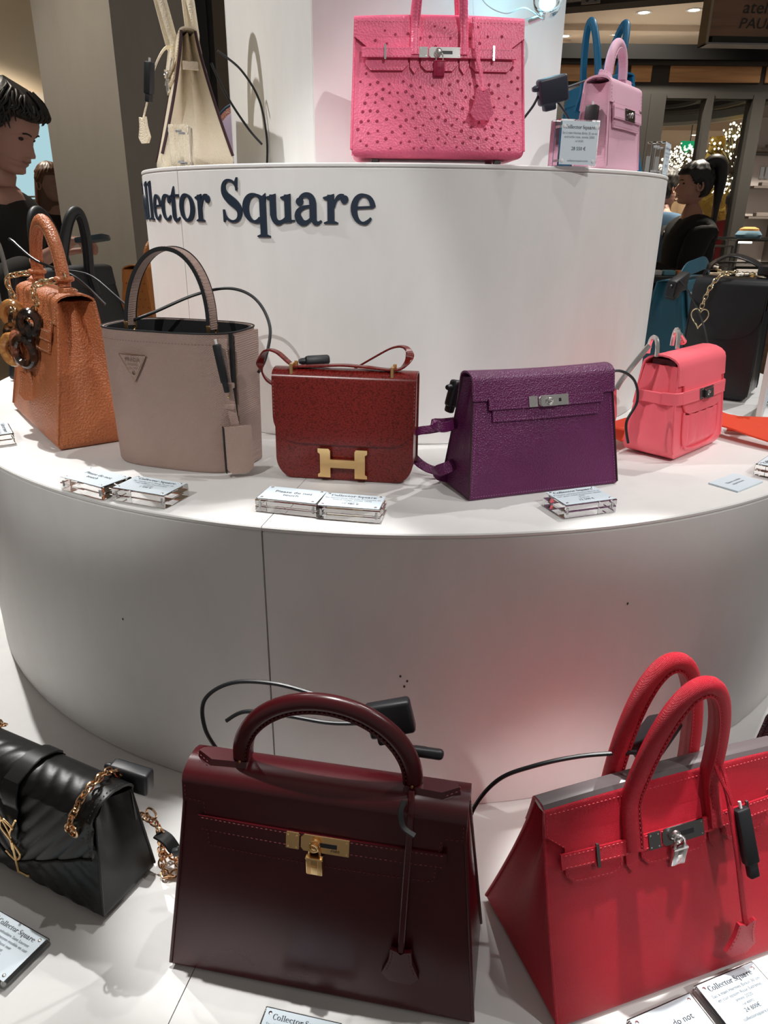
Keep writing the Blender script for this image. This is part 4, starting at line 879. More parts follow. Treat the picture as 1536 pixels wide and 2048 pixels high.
price_block('acrylic price block far behind the standing white sign', None, RAD(75), Z2, std(['Sac bandoulière en cuir noir'], 'ref 40561', '1 900 \u20ac'), pos=(.735, -.215, 0), size=(.077, .05, .012))
price_block('thin acrylic price tag in front of the black chevron bag', None, RAD(-26), Z3, std(['Sac bandoulière Saint Laurent', 'Enveloppe moyen modèle en cuir', 'matelassé noir'], 'ref 40448', '1 490 \u20ac'), pos=(-.4345, -1.066, 0), size=(.079, .058, .010))
price_block('acrylic price block in front of the red tote', None, RAD(21), Z3, std(['Sac à main Hermès Birkin 30 cm', 'en cuir epsom Rose Extrême,', 'année 2020'], 'ref 40092', '24 800\u20ac', 'collectorsquare.com'), pos=(.338, -1.117, 0), size=(.078, .062, .010))
price_block('acrylic block reading please do not touch in front of the red tote', None, RAD(21.5), Z3, [('Please do not', .0088, INK), ('touch', .0088, INK)], head=False, y0=.006, pos=(.2585, -1.150, 0), size=(.078, .058, .010))
price_block('acrylic price block in front of the burgundy bag', None, RAD(-12), Z3, std(['Sac à main Hermès Kelly 32 cm en', 'cuir box bordeaux'], 'ref 40311', '9 900 \u20ac'), pos=(-.110, -1.163, 0), size=(.078, .056, .010))
cdp = thing('paper_card', 'flat white card lying on the tier in front of a price block', 'card', (.4505, -.6655, Z2+.0002), RAD(38))
obj('card', rbox(.067, .042, .0022, .0003, 1, (0, 0, .0011)), PAPER, cdp); text_block(cdp, [('Bijoux vendus', .0062, INKG), ('séparément', .0062, INKG)], .067, .042, Matrix.Translation((0, 0, .0024)), False, y0=.002)
def standing_block(label, pos, yaw, lines, size=(.062, .030, .060), z=Z1):
    w_, d, h = size; t = thing('price_block', label, 'price tag', (pos[0], pos[1], z+.0003), yaw)
    obj('acrylic_block', rbox(w_, d/2-.0002, h, .0008, 1, (0, -d/4, h/2)), GLASS, t); obj('acrylic_block', rbox(w_, d/2-.0002, h, .0008, 1, (0, d/4, h/2)), GLASS, t)
    obj('label_card', rbox(w_*.93, .0004, h*.93, 0, 1, (0, -d/2-.0003, h/2)), PAPER, t)
    for sx_ in (-1, 1):
        for q in (.12, .85): obj('peg', xf(lathe([(.0018, -.005), (.0018, .005)], 10), (sx_*w_*.40, 0, h*q), (math.pi/2, 0, 0)), WHITEP, t); obj('magnet', xf(lathe([(.0024, 0), (.0024, .0006), (0, .001)], 12), (sx_*w_*.40, -d/2-.0005, h*q), (math.pi/2, 0, 0)), WHITEP, t)
    text_block(t, lines, w_, h, Matrix.Translation((0, -d/2-.0008, h/2)) @ Matrix.Rotation(math.pi/2, 4, 'X'), True, .0030); return t
standing_block('upright acrylic price block beside the pink ostrich tote', (.236, -.436), RAD(16), [('Sac à main Hermès Birkin 25 cm en', .0044, INKG), ('autruche rose, année 2005', .0044, INKG), ('ref 40382', .0034, INKG), ('', .006, INK), ('28 550 \u20ac', .0062, INK), ('', .007, INK), ('collectorsquare.com', .0040, INKG)])
standing_block('upright acrylic price block at the right rim behind the lilac mini bag', (.437, -.20), RAD(62), [('Sac à main Hermès Kelly 20 cm', .0044, INKG), ('en cuir epsom mauve', .0044, INKG), ('ref 40229', .0034, INKG), ('', .006, INK), ('32 900 \u20ac', .0062, INK)], (.056, .03, .052))
standing_block('upright acrylic price block in front of the cream tote', (-.362, -.300), RAD(-84), [('Sac à main Hermès Birkin 30 cm', .0044, INKG), ('en cuir togo craie', .0044, INKG), ('ref 40118', .0034, INKG), ('', .006, INK), ('19 500 \u20ac', .0062, INK)], (.056, .03, .06))
sg = thing('standing_sign', 'tall narrow white standing sign beside the black crossbody bag', 'sign', (.634, -.334, Z2+.001), 0, None, (0, RAD(-9), RAD(60)))
obj('panel', rbox(.14, .010, .205, .001, 1, (.07, 0, .1)), mat('white_board', (.82, .80, .78), .5), sg); obj('label_sheet', rbox(.13, .0006, .18, 0, 1, (.072, -.0053, .096)), PAPER, sg)
for i, (s, z) in enumerate(((.0060, .165), (.0046, .150), (.0046, .143), (.0046, .136), (.0046, .095), (.0046, .088))):
    tv = sans(['Collector Square', 'bijoux et sacs', 'de seconde main', 'authentifiés', 'collectorsquare.com', 'Paris'][i], s); obj('text_line', ([Vector((v.x+.07, -.0058, v.y+z)) for v in tv[0]], tv[1]), INKG, sg, 0)
# ================================================================== alarm boxes and cables
def W(c, yaw, p): p = Vector(p); return Vector((c[0]+p.x*math.cos(yaw)-p.y*math.sin(yaw), c[1]+p.x*math.sin(yaw)+p.y*math.cos(yaw), c[2]+p.z))
cb, yb = (-.084, -1.055, Z3), RAD(-10.7)
sectag('alarm_box', 'black alarm box behind the handle of the burgundy bag', W(cb, yb, (.052, .055, .268)), (RAD(-8), RAD(-14), yb+.15), (.047, .016, .036))
cable('black alarm cable looping behind the left of the burgundy bag', [W(cb, yb, p) for p in ((.028, .055, .277), (-.02, .06, .28), (-.07, .06, .288), (-.115, .055, .286), (-.142, .045, .268), (-.142, .04, .235), (-.13, .045, .2))])
cable('black alarm cable lying along the top of the burgundy bag', [W(cb, yb, p) for p in ((.03, .055, .258), (-.01, .05, .256), (-.06, .05, .258), (-.1, .05, .256), (-.12, .045, .245))])
sectag('alarm_clip', 'small black alarm clip at the right handle base of the burgundy bag', W(cb, yb, (.092, .03, .252)), (RAD(60), 0, yb), (.036, .010, .014))
cr, yr = (.252, -1.018, Z3), RAD(19)
sectag('alarm_box', 'black alarm box between the handles of the red tote', W(cr, yr, (.0, .012, .247)), (RAD(50), RAD(-10), yr+.5), (.052, .020, .036))
cable('black alarm cable running behind the red tote to the tier', [W(cr, yr, p) for p in ((-.03, .0, .243), (-.08, .02, .235), (-.125, .035, .222), (-.155, .05, .2), (-.175, .06, .16), (-.182, .06, .12), (-.19, .065, .06), (-.2, .07, .006))])
clip('slim black alarm clip hanging on the key lace of the red tote', W(cr, yr, (.070, -.060, .160)), (RAD(-22), RAD(-6), yr), (.016, .010, .058))
cy, yy = (-.430, -.940, Z3), RAD(-26)
sectag('alarm_box', 'black alarm box behind the chain of the black chevron bag', W(cy, yy, (.105, .04, .135)), (0, RAD(6), yy+.2), (.05, .018, .03))
clip('slim black alarm clip between the chain bag and the burgundy bag', W(cy, yy, (.172, .055, .045)), (0, RAD(72), yy+.45), (.013, .009, .034))
cp, yq = (-.318, -.58, Z2), RAD(-17)
cable('black alarm cable arching over the taupe bucket bag', [W(cp, yq, p) for p in ((-.07, .0, .196), (-.05, .02, .205), (0, .05, .228), (.05, .06, .238), (.09, .06, .225), (.115, .05, .19), (.116, .03, .15), (.108, .02, .13))])
clip('slim black alarm clip on the side strap of the taupe bucket bag', W(cp, yq, (.101, -.069, .158)), (0, RAD(-10), yq), (.010, .008, .05))
cable('thin black alarm cable from the black tote to the bucket bag', [(-.66, -.16, 1.33), (-.58, -.2, 1.325), (-.5, -.3, 1.30), (-.42, -.45, 1.287), (-.4, -.54, 1.292)], .0018)
cable('black alarm cable looped through the handle of the tan bag', [W((-.565, -.395, Z2), RAD(-54), p) for p in ((-.11, -.03, .292), (-.085, -.03, .29), (-.03, -.01, .262), (.03, .03, .24), (.07, .06, .2))], .0022)
sectag('alarm_box', 'black alarm box behind the top of the red lizard bag', (-.125, -.618, Z2+.152), (RAD(70), 0, RAD(20)), (.034, .013, .026))
sectag('alarm_box', 'black alarm box behind the left edge of the purple bag', (.062, -.655, Z2+.118), (RAD(5), RAD(12), RAD(40)), (.022, .014, .036))
cable('black alarm cable between the purple bag and the salmon bag', [(.27, -.58, Z2+.13), (.3, -.575, Z2+.135), (.325, -.57, Z2+.12), (.333, -.57, Z2+.09), (.32, -.575, Z2+.06), (.325, -.58, Z2+.03)], .002)
sectag('alarm_box', 'large black alarm box on top of the petrol blue bag', (.580, .0, Z2+.205), (RAD(10), RAD(-12), RAD(50)), (.075, .02, .036))
cable('black alarm cable crossing behind the heart charm', [(.575, -.02, Z2+.215), (.57, -.1, Z2+.195), (.575, -.17, Z2+.15), (.58, -.21, Z2+.1), (.585, -.23, Z2+.06)], .0018)
sectag('alarm_box', 'dark alarm box floating on cables between the pink tote and lilac bag', (.214, -.36, Z1+.108), (RAD(8), RAD(-14), RAD(10)), (.046, .016, .036), mat('navy_plastic', (.018, .022, .038), .4))
cable('black alarm cable from the alarm box to the lilac bag', [(.236, -.36, Z1+.112), (.27, -.34, Z1+.125), (.3, -.33, Z1+.137)], .0018)
cable('black alarm cable from the alarm box down to the upper tier', [(.222, -.352, Z1+.096), (.25, -.33, Z1+.07), (.262, -.32, Z1+.03), (.262, -.32, Z1+.004)], .0018)
cable('thin cable from the pink tote to the alarm box', [(.165, -.37, Z1+.06), (.185, -.365, Z1+.085), (.193, -.362, Z1+.1)], .0018)
cable('black double cable hanging behind the cream tote', [(-.325, -.15, Z1+.19), (-.29, -.13, Z1+.165), (-.262, -.12, Z1+.12), (-.25, -.13, Z1+.06), (-.252, -.13, Z1+.01)], .002)
cable('dark cable loop beside the cream tote and pillar', [(-.335, -.16, Z1+.17), (-.31, -.17, Z1+.12), (-.275, -.18, Z1+.07), (-.253, -.17, Z1+.045)], .002)
clip('black alarm clip hanging at the front of the cream tote', (-.415, -.262, Z1+.132), (0, RAD(10), RAD(-30)), (.014, .012, .046))
clip('black alarm clip tucked beside the gusset of the lilac mini bag', (.272, -.376, Z1+.066), (0, RAD(4), RAD(55)), (.014, .018, .042))
# cyan lamp on the pillar
lp = thing('cyan_spot_lamp', 'small glowing cyan spotlight on a short steel arm fixed to the pillar', 'lamp', (.20, -.215, Z1+.236), RAD(26.5))
obj('arm', tube([(-.03, .065, -.016), (-.012, -.01, -.014), (.008, -.02, -.006)], .0055, 10), SILVER, lp); obj('lamp_cup', xf(lathe([(.016, 0), (.021, .01), (.022, .022), (.020, .022), (.014, .004)], 24, False), (.012, -.022, 0), (RAD(60), 0, RAD(-40))), GLASS, lp)
obj('lamp_glow', xf(lathe([(0, .012), (.013, .014), (.013, .018), (0, .021)], 20), (.012, -.022, 0), (RAD(60), 0, RAD(-40))), emit('cyan_glow', (.25, .85, 1), 5), lp)
obj('lamp_wire', tube(catmull([(.01, -.015, -.012), (-.03, -.02, .0), (-.06, -.01, -.008), (-.08, .02, .01), (-.085, .05, .05)], 8), .0011, 6), GLASS if False else mat('clear_wire', (.6, .8, .85), .2), lp)
l = bpy.data.lights.new('cyan_lamp', 'POINT'); l.energy = .5; l.color = (.25, .8, 1); l.shadow_soft_size = .02; lo = bpy.data.objects.new('cyan_lamp', l); COL.objects.link(lo); lo.location = (.2135, -.2585, Z1+.2535)
# ================================================================== the mall around the stand
FLOORM = mat('stone_floor', (.16, .135, .11), .35); CEIL = mat('beige_ceiling', (.62, .52, .42), .8); TAUPE = plaster('taupe_column', (.33, .305, .27)); DARK = mat('charcoal_frame', (.038, .036, .033), .7, 0, .2); DKNAVY = mat('dark_cabinet', (.016, .019, .024), .5)
OAK = wood('oak_panel', (.42, .22, .085)); WALN = wood('walnut_panel', (.24, .125, .07)); BEIGE = mat('beige_wall', (.48, .40, .32), .8); CREAMW = mat('cream_wall', (.70, .60, .46), .8)
def structure(name, VF, mt, parent=None, smooth=0): o = obj(name, VF, mt, parent, smooth); o['kind'] = 'structure'; return o
structure('floor', box2((-9, -3, -.1), (12, 16, 0)), FLOORM)
# left: column, dark cabinet, lit shop
CB = math.radians(36.5); dl = Vector((-math.cos(CB), math.sin(CB), 0)); dr = Vector((math.sin(CB), math.cos(CB), 0)); cc = Vector((-1.150, 1.875, 0))
def prism(pts, z0, z1): n = len(pts); return [Vector((p[0], p[1], z0)) for p in pts]+[Vector((p[0], p[1], z1)) for p in pts], [tuple(range(n-1, -1, -1)), tuple(range(n, 2*n))]+[(i, (i+1) % n, (i+1) % n+n, i+n) for i in range(n)]
structure('trim_1', prism([cc, cc+dr*.42, cc+dr*.42+dl*.56, cc+dl*.56], 0, 3.6), TAUPE)
def P2(px, py, Y): return yp(px, py, Y)
cabx0, cabx1 = P2(300, 200, 4.6).x, P2(436, 200, 4.6).x
cab = thing('dark_cabinet', 'tall black panelled cabinet standing behind the cream tote', 'cabinet', ((cabx0+cabx1)/2, 4.6, 0)); cw_ = cabx1-cabx0
obj('carcass', box2((-cw_/2, 0, 0), (cw_/2, .5, 3.4)), DKNAVY, cab)
for i in range(2):
    for z0, z1 in ((.05, 1.35), (1.42, 2.25), (2.32, 3.3)):
        x0 = -cw_/2+.04+i*(cw_/2-.03); x1 = x0+cw_/2-.05; d_ = obj('door', MB().add(box2((x0, -.03, z0), (x1, 0, z1), .004)), DARK if False else mat('cabinet_door', (.026, .030, .036), .45), cab)
        obj('door_panel', box2((x0+.07, -.034, z0+.07), (x1-.07, -.029, z1-.07), .003), DKNAVY, d_)
structure('wall_back', box2((-9, 9.0, 0), (2.2, 9.1, 3.6)), BEIGE)
structure('wall_left', box2((-9.1, -3, 0), (-9, 9, 3.6)), BEIGE)
structure('ceiling', box2((-9, -3, 3.6), (-1.6, 9, 3.7)), CEIL)
def downlight(x, y, z, power=30, r=.055, col=(1, .9, .76), vis=4, ang=120, where='in the left shop ceiling'):
    t = thing('downlight', 'round recessed downlight '+where, 'lamp', (x, y, z), 0, 'recessed downlights in the mall ceiling')
    obj('trim_ring', xf(lathe([(r*.8, -.006), (r*1.15, -.008), (r*1.2, 0), (r*.8, 0)], 20, False), (0, 0, 0)), WHITEP, t); obj('diffuser', xf(lathe([(0, -.004), (r*.82, -.004), (r*.82, -.002), (0, -.002)], 20)), emit('downlight_glow', col, vis*6), t)
    if power: spot('downlight_beam', (x, y, z-.03), (x, y, 0), power, .06, ang, .6, col)
def beam_off(name, x, y, z, power, ang=120): spot('added_downlight_%s_offscreen' % name, (x, y, z-.03), (x, y, 0), power, .06, ang, .6, (1, .9, .76))  # added unseen beams without fixtures, brightening the shops and aisles
beam_off('left_shop_front', -3.2, 4.2, 3.6, 420); beam_off('left_shop_back', -4.6, 6.3, 3.6, 700); beam_off('left_column', -1.75, 1.30, 3.6, 170, 84); beam_off('left_aisle', -1.75, .35, 3.6, 200, 42)
# shop behind the man: bright cove, wall with added pale blue glow, clothes rail
structure('trim_2', box2((-7.5, 7.4, 2.55), (P2(95, 250, 7.4).x+.6, 7.5, 3.6)), CREAMW)
structure('trim_3', box2((-7.5, 7.2, 2.35), (P2(95, 250, 7.4).x+.6, 7.42, 2.55)), BEIGE)
scr = thing('wall_glow_panel', 'pale blue wall panel with added glow in a dark frame inside the left shop', 'bright wall', (P2(50, 320, 6.6).x, 6.6, 1.25))
obj('glass', box2((-1.2, 0, .0), (.75, .02, 1.05)), emit('pale_blue_wall_glow', (.55, .85, .92), .75), scr)  # emission stands in for the light falling on a bright wall
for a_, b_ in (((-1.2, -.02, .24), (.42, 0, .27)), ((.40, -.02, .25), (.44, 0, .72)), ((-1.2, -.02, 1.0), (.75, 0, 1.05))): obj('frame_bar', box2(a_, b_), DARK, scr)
rail = thing('clothes_rail', 'steel clothes rail on two posts in the left shop', 'clothes rail', (P2(45, 370, 5.6).x, 5.6, 0))
obj('rail', tube([(-.9, 0, 1.53), (.6, 0, 1.53)], .008, 8), DKSTEEL, rail)
for x in (-.9, .6): obj('post', tube([(x, 0, 0), (x, 0, 1.53)], .014, 8), DKSTEEL, rail)
GC = [(.62, .60, .58), (.10, .12, .14), (.42, .16, .18), (.55, .55, .55), (.07, .10, .11), (.30, .33, .34), (.12, .2, .22), (.5, .45, .42), (.05, .06, .07)]
GN = ['white', 'charcoal', 'dusty red', 'pale grey', 'black', 'mid grey', 'dark green', 'beige', 'inky black']
for i in range(9):
    x = -.52+i*.115; g = thing('hanging_garment', GN[i]+' garment hanging on the clothes rail in the left shop', 'garment', (P2(45, 370, 5.6).x+x, 5.6, 0)); mt = mat('cloth_%d' % i, GC[i], .9)
    def gr(z, w_, d): return [Vector((d*math.cos(a*math.pi/8)*(1+.1*math.sin(3*a)), w_*math.sin(a*math.pi/8), z)) for a in range(16)]
    obj('cloth', loft([gr(.65, .24, .044), gr(.9, .23, .044), gr(1.2, .21, .042), gr(1.38, .2, .045), gr(1.44, .12, .035), gr(1.465, .04, .02)]), mt, g); obj('hanger_hook', tube([(0, 0, 1.46), (0, 0, 1.50), (.004, 0, 1.535), (.0, .01, 1.54)], .004, 6), SILVER, g)
# right: ceiling, riveted beam, timber and steel shop front
Yf = 5.5
structure('ceiling_right', box2((-1.6, 1.8, 3.42), (12, 16, 3.5)), CEIL)
for q in (6.2, 8.2, 10.4): structure('trim_%d' % int(q*10), box2((-1.6, q, 3.36), (12, q+.22, 3.42)), CEIL)
bz = 2.735; b0 = gp(1120, 34, bz); b1 = gp(1420, 8, bz); ba = math.atan2(b1.y-b0.y, b1.x-b0.x)
beam = thing('riveted_beam', 'dark steel beam with rivets and bolted splice plate under the ceiling', 'beam', (b0.x, b0.y, bz+.055), ba); mat('steel_grey', (.22, .22, .225), .45, .5)
obj('web', box2((-.9, .05, .05), (3.5, .15, .75)), MATS['steel_grey'], beam); obj('lower_flange', box2((-.9, -.08, .02), (3.5, .2, .06)), MATS['steel_grey'], beam); obj('soffit', box2((-.9, -.02, -.005), (3.5, .16, .02)), DARK, beam)
for i in range(26): obj('rivet', xf(lathe([(.016, 0), (.012, .008), (0, .012)], 10), (-.6+i*.16, -.08, .04), (math.pi/2, 0, 0)), SILVER, beam)
for i in range(26): obj('rivet', xf(lathe([(.016, 0), (.012, .008), (0, .012)], 10), (-.6+i*.16, .05, .10), (math.pi/2, 0, 0)), SILVER, beam)
obj('splice_plate', box2((.16, -.1, -.012), (.29, -.082, .5)), DKSTEEL, beam)
for i in range(2):
    for j in range(7): obj('bolt', xf(lathe([(.013, 0), (.012, .01), (0, .012)], 8), (.20+.055*i, -.1, .012+.04*j), (math.pi/2, 0, 0)), DARK, beam)
for px, py, Y in ((1288, 25, 6.4), (1388, 20, 6.2), (1129, 72, 8.6), (1232, 68, 8.6), (1336, 63, 8.8)):
    d = ray(px, py); t_ = (3.415-CAMP.z)/d.z; p = CAMP+d*t_; downlight(p.x, p.y, 3.418, 300 if px > 1250 else 260, .07, where={1288: 'just beyond the riveted beam', 1388: 'beside the hanging shop sign', 1129: 'far back next to the pillar', 1232: 'far back behind the blue tote handles', 1336: 'far back between pillar and shop sign'}[px])
beam_off('right_aisle', 2.4, 3.9, 3.418, 420); beam_off('right_counters', 3.6, 4.2, 3.418, 460); beam_off('right_shop_front', 1.8, 4.9, 3.418, 360)
# hanging wooden shop sign
s0, s1 = P2(1416, 82, 3.2), P2(1560, 82, 3.2); sz = P2(1416, 80, 3.2).z; sx0 = s0.x
sn = thing('hanging_shop_sign', 'dark walnut hanging shop sign with black serif lettering', 'sign', (sx0, 3.2, sz), RAD(2))
obj('board', box2((0, 0, .02), (.9, .10, .5)), WALN, sn); obj('bottom_strip', box2((.02, -.004, -.01), (.9, .10, .02)), DARK, sn); obj('side_edge', box2((-.015, -.005, -.02), (0, .105, .5)), mat('brass_edge', (.30, .23, .15), .4, .5), sn); obj('lower_edge', box2((-.015, -.01, -.02), (.9, .105, -.012)), MATS['steel_grey'], sn)
SIGNK = mat('sign_black', (.008, .007, .006), .4)
for tx, z, s, x0 in (('atelier', .130, .085, .165), ('PAULIN', .058, .072, .157)):
    V, Fc = sans(tx, s, 'LEFT')
    sh = [Vector((x0+v.x*1.12+v.y*.18, -.004, z+v.y)) for v in V]; obj('sign_text', (sh, Fc), SIGNK, sn, 0)
# shop front: fascia with oak panels, posts, glazing
def xz(px, py, Y=Yf): p = P2(px, py, Y); return p.x, p.z
x_l, zt_ = xz(1105, 100); x_r = xz(1560, 90)[0]; zfb = xz(1400, 190)[1]; zft = xz(1400, 119)[1]
fac = thing('shop_front', 'charcoal steel shop front with oak fascia panels and tall glazed windows', 'shop front', (0, Yf, 0))
obj('fascia', box2((x_l-.5, .0, zfb), (x_r+3, .18, zft)), DARK, fac); obj('cornice', box2((x_l-.5, -.12, zft-.02), (x_r+3, .2, zft+.085)), mat('cornice_black', (.010, .010, .010), .9, 0, .1), fac); obj('cornice_lip', box2((x_l-.5, -.07, zft-.05), (x_r+3, 0, zft-.02)), DARK, fac)
for a_, b_, t0, t1 in ((1112, 1230, 140, 180), (1260, 1302, 135, 168), (1338, 1520, 124, 164), (1530, 1640, 126, 165)):
    x0 = xz(a_, 150)[0]; x1 = xz(b_, 150)[0]; obj('oak_fascia_panel', box2((x0, -.02, zfb+.09), (x1, .0, zfb+.215), .004), OAK, fac)
def post(pa, pb, wd, name='post'):
    a_ = xz(*pa); obj(name, box2((a_[0]-wd/2, -.05, 0), (a_[0]+wd/2, .1, zfb)), DARK, fac)
for px, wd in ((1112, .12), (1285, .10), (1313, .13), (1417, .055), (1514, .10)): post((px, 200), None, wd)
obj('transom', box2((x_l-.5, -.04, zfb-.03), (x_r+3, .1, zfb+.02)), DARK, fac)
GLZ = mat('window_glass', (.97, .98, .98), .01, 0, .5, Transmission_Weight=1.0, IOR=1.12)
for a_, b_ in ((1319, 1411), (1423, 1508)): obj('window_pane', box2((xz(a_, 200)[0], .02, .02), (xz(b_, 200)[0], .028, zfb-.03)), GLZ, fac)
structure('wall_right', box2((xz(1108, 300)[0]-.2, Yf+.05, 0), (xz(1280, 200)[0], Yf+.12, zfb)), CREAMW)
# beyond the glass
structure('wall_far', box2((1, 15.5, 0), (12, 15.6, 3.42)), BEIGE)
structure('ceiling_soffit', box2((1, 11.8, 2.7), (12, 15.5, 3.42)), CEIL)
beam_off('right_mall', 5.2, 9.5, 3.418, 800)
for px, py, wh in ((1390, 270, 'below the rim of the ceiling ring'), (1425, 286, 'above the gold sculpture'), (1438, 287, 'above the gold sculpture, nearer the tall fairy light tree')):
    p = gp(px, py, 2.695); downlight(p.x, p.y, 2.698, 300, .08, where=wh)
rg = thing('ceiling_ring', 'large dark steel ring structure hanging below the ceiling beyond the glass', 'ceiling ring', (P2(1345, 240, 8.2).x, 8.2, 2.62))
obj('outer_ring', sweep([(1.05*math.cos(a*math.pi/24), 1.5*math.sin(a*math.pi/24), 0) for a in range(48)], rect(.16, .12), True, (0, 0, 1)), MATS['steel_grey'], rg)
for q, rr in enumerate((.72, .36)): obj('inner_ring', sweep([(rr*1.05*math.cos(a*math.pi/20)-.15*q, rr*1.5*math.sin(a*math.pi/20), .08) for a in range(40)], rect(.12, .10), True, (0, 0, 1)), DARK, rg)
obj('ring_plate', xf(lathe([(0, .1), (1.0, .1), (1.0, .14), (0, .14)], 40), (0, 0, 0), (0, 0, 0), (1.02, 1.45, 1)), DARK, rg)
for i in range(24): obj('rivet', xf(lathe([(.02, 0), (0, .02)], 8), (1.12*math.cos(i*math.pi/12), 1.57*math.sin(i*math.pi/12), 0), (math.pi/2, 0, i*math.pi/12+math.pi/2)), SILVER, rg)
ex = thing('exit_sign', 'green illuminated running man exit sign hanging in the distance', 'exit sign', tuple(P2(1380, 293, 10)))
obj('panel', box2((-.13, 0, -.09), (.13, .03, .07)), emit('exit_green', (.02, .42, .16), .7), ex)
obj('hanger_rod', tube([(0, .015, .07), (0, .015, 3.42-ex.location.z)], .008, 6), DARK, ex)
WP = emit('exit_white', (.8, 1, .9), 1.0)
for v in (([(-.03, .02), (.0, .04), (.02, .0), (.05, -.04), (.03, -.05), (0, -.02), (-.04, -.06), (-.055, -.05), (-.02, -.0)]), ([(.06, -.06), (.1, -.06), (.1, .05), (.06, .05)])): obj('pictogram', extr(v, -.004, Matrix.Translation((0, -.002, 0))), WP, ex)
def light_tree(label, px, py, Y, r, n, seed, zs=1.0):
    c = P2(px, py, Y); rn = random.Random(seed); t = thing('light_branch_tree', label, 'light decoration', (c.x, c.y, 0), 0, None); TW = mat('twig', (.10, .07, .05), .8); mbt = MB(); mbl = MB()
    for i in range(n):
        while True:
            d = Vector((rn.gauss(0, 1), rn.gauss(0, 1), rn.gauss(0, 1)*zs)); 
            if d.length > .05: break
        e = Vector((0, 0, c.z))+d.normalized()*r*rn.random()**.4*Vector((1, 1, zs)).length/1.7; mbt.add(tube([(0, 0, c.z-r*.6), Vector((0, 0, c.z-r*.3)).lerp(e, .5)+Vector((rn.gauss(0, .02), 0, rn.gauss(0, .02))), e], .004, 4)); s_ = rn.uniform(.008, .018)
        mbl.add(xf(lathe([(0, -1), (.7, -.7), (1, 0), (.7, .7), (0, 1)], 6), e, (0, 0, 0), s_))
    obj('twigs', mbt, TW, t, kind='stuff'); obj('fairy_lights', mbl, emit('fairy_light', (1, .93, .68), 2.6), t, kind='stuff'); obj('trunk', tube([(0, 0, 0), (.02, 0, c.z*.5), (0, 0, c.z-r*.5)], .03, 8), TW, t); return t
light_tree('round cluster of fairy lights on twigs above the crowd', 1363, 316, 9, .17, 120, 1); light_tree('low cluster of fairy lights beside the rim', 1340, 338, 8.5, .20, 120, 2, .8); light_tree('tall tree of fairy lights behind the glazing post', 1474, 320, 8.0, .30, 260, 3, 2.0)
# golden sculpture
GS = mat('gold_leaf', (.60, .40, .10), .35, .8); gn = N_(GS, 'ShaderNodeTexNoise', Scale=5.0, Detail=4.0); L_(GS, coords(GS), gn.inputs['Vector']); bump(GS, gn.outputs[0], 1.0, .1)
c = P2(1448, 390, 8.8); sc_ = thing('gold_sculpture', 'tall crumpled gold leaf sculpture glowing behind the person in black sweater', 'sculpture', (c.x, c.y, 0)); rn = random.Random(5); rings = []
for i in range(30):
    z = 2.35*i/29; rr = .28-.05*i/29+.07*math.sin(z*5); rings.append([Vector(((rr+rn.uniform(-.04, .04))*math.cos(a*math.pi/9)+.1*math.sin(z*2.2), (rr+rn.uniform(-.04, .04))*math.sin(a*math.pi/9), z)) for a in range(18)])
obj('column', loft(rings), GS, sc_, 60); obj('upper_sheet', box2((-.22, -.34, 1.75), (.2, -.3, 2.4)), mat('pale_gold_sheet', (.80, .68, .32), .4), sc_)
# white jewellery shelving to the right of the last post
xs0 = xz(1480, 300, 6.0)[0]; js = thing('jewellery_shelves', 'white lit jewellery shelving bays with grey shelves', 'shelving', (xs0+.17, 6.0, 0)); WB = mat('shelf_white', (.80, .74, .72), .7)
obj('back_panel', box2((0, .3, .5), (1.6, .32, 2.4)), WB, js)
zsv = [xz(1524, y_, 6.0)[1] for y_ in (296, 372, 433)]
for z in zsv: obj('shelf', box2((0, -.05, z-.02), (1.6, .3, z)), mat('shelf_grey', (.22, .19, .17), .5), js)
for z in zsv:
    for k in range(2):
        b_ = obj('display_easel', box2((.05+.34*k, .18, z), (.32+.34*k, .22, z+.27), .005), WB, js); obj('plinth', box2((.10+.34*k, .02, z), (.28+.34*k, .10, z+.035), .004), mat('plinth_grey', (.30, .26, .24), .6), b_)
obj('necklace', tube([(.2+.05*math.sin(t)**3*1.1, .17, zsv[0]+.14+.0035*(13*math.cos(t)-5*math.cos(2*t)-2*math.cos(3*t)-math.cos(4*t))) for t in [2*math.pi*i/24 for i in range(24)]], .002, 5, True), LG, js)
for k in range(3): obj('pendant_bar', box2((.13+.05*k, .165, zsv[1]+.07), (.165+.05*k, .175, zsv[1]+.17)), SILVER, js)
for k in range(2): obj('divider', box2((.36+.34*k, .1, .8), (.37+.34*k, .3, 2.4)), MATS['shelf_grey'], js)
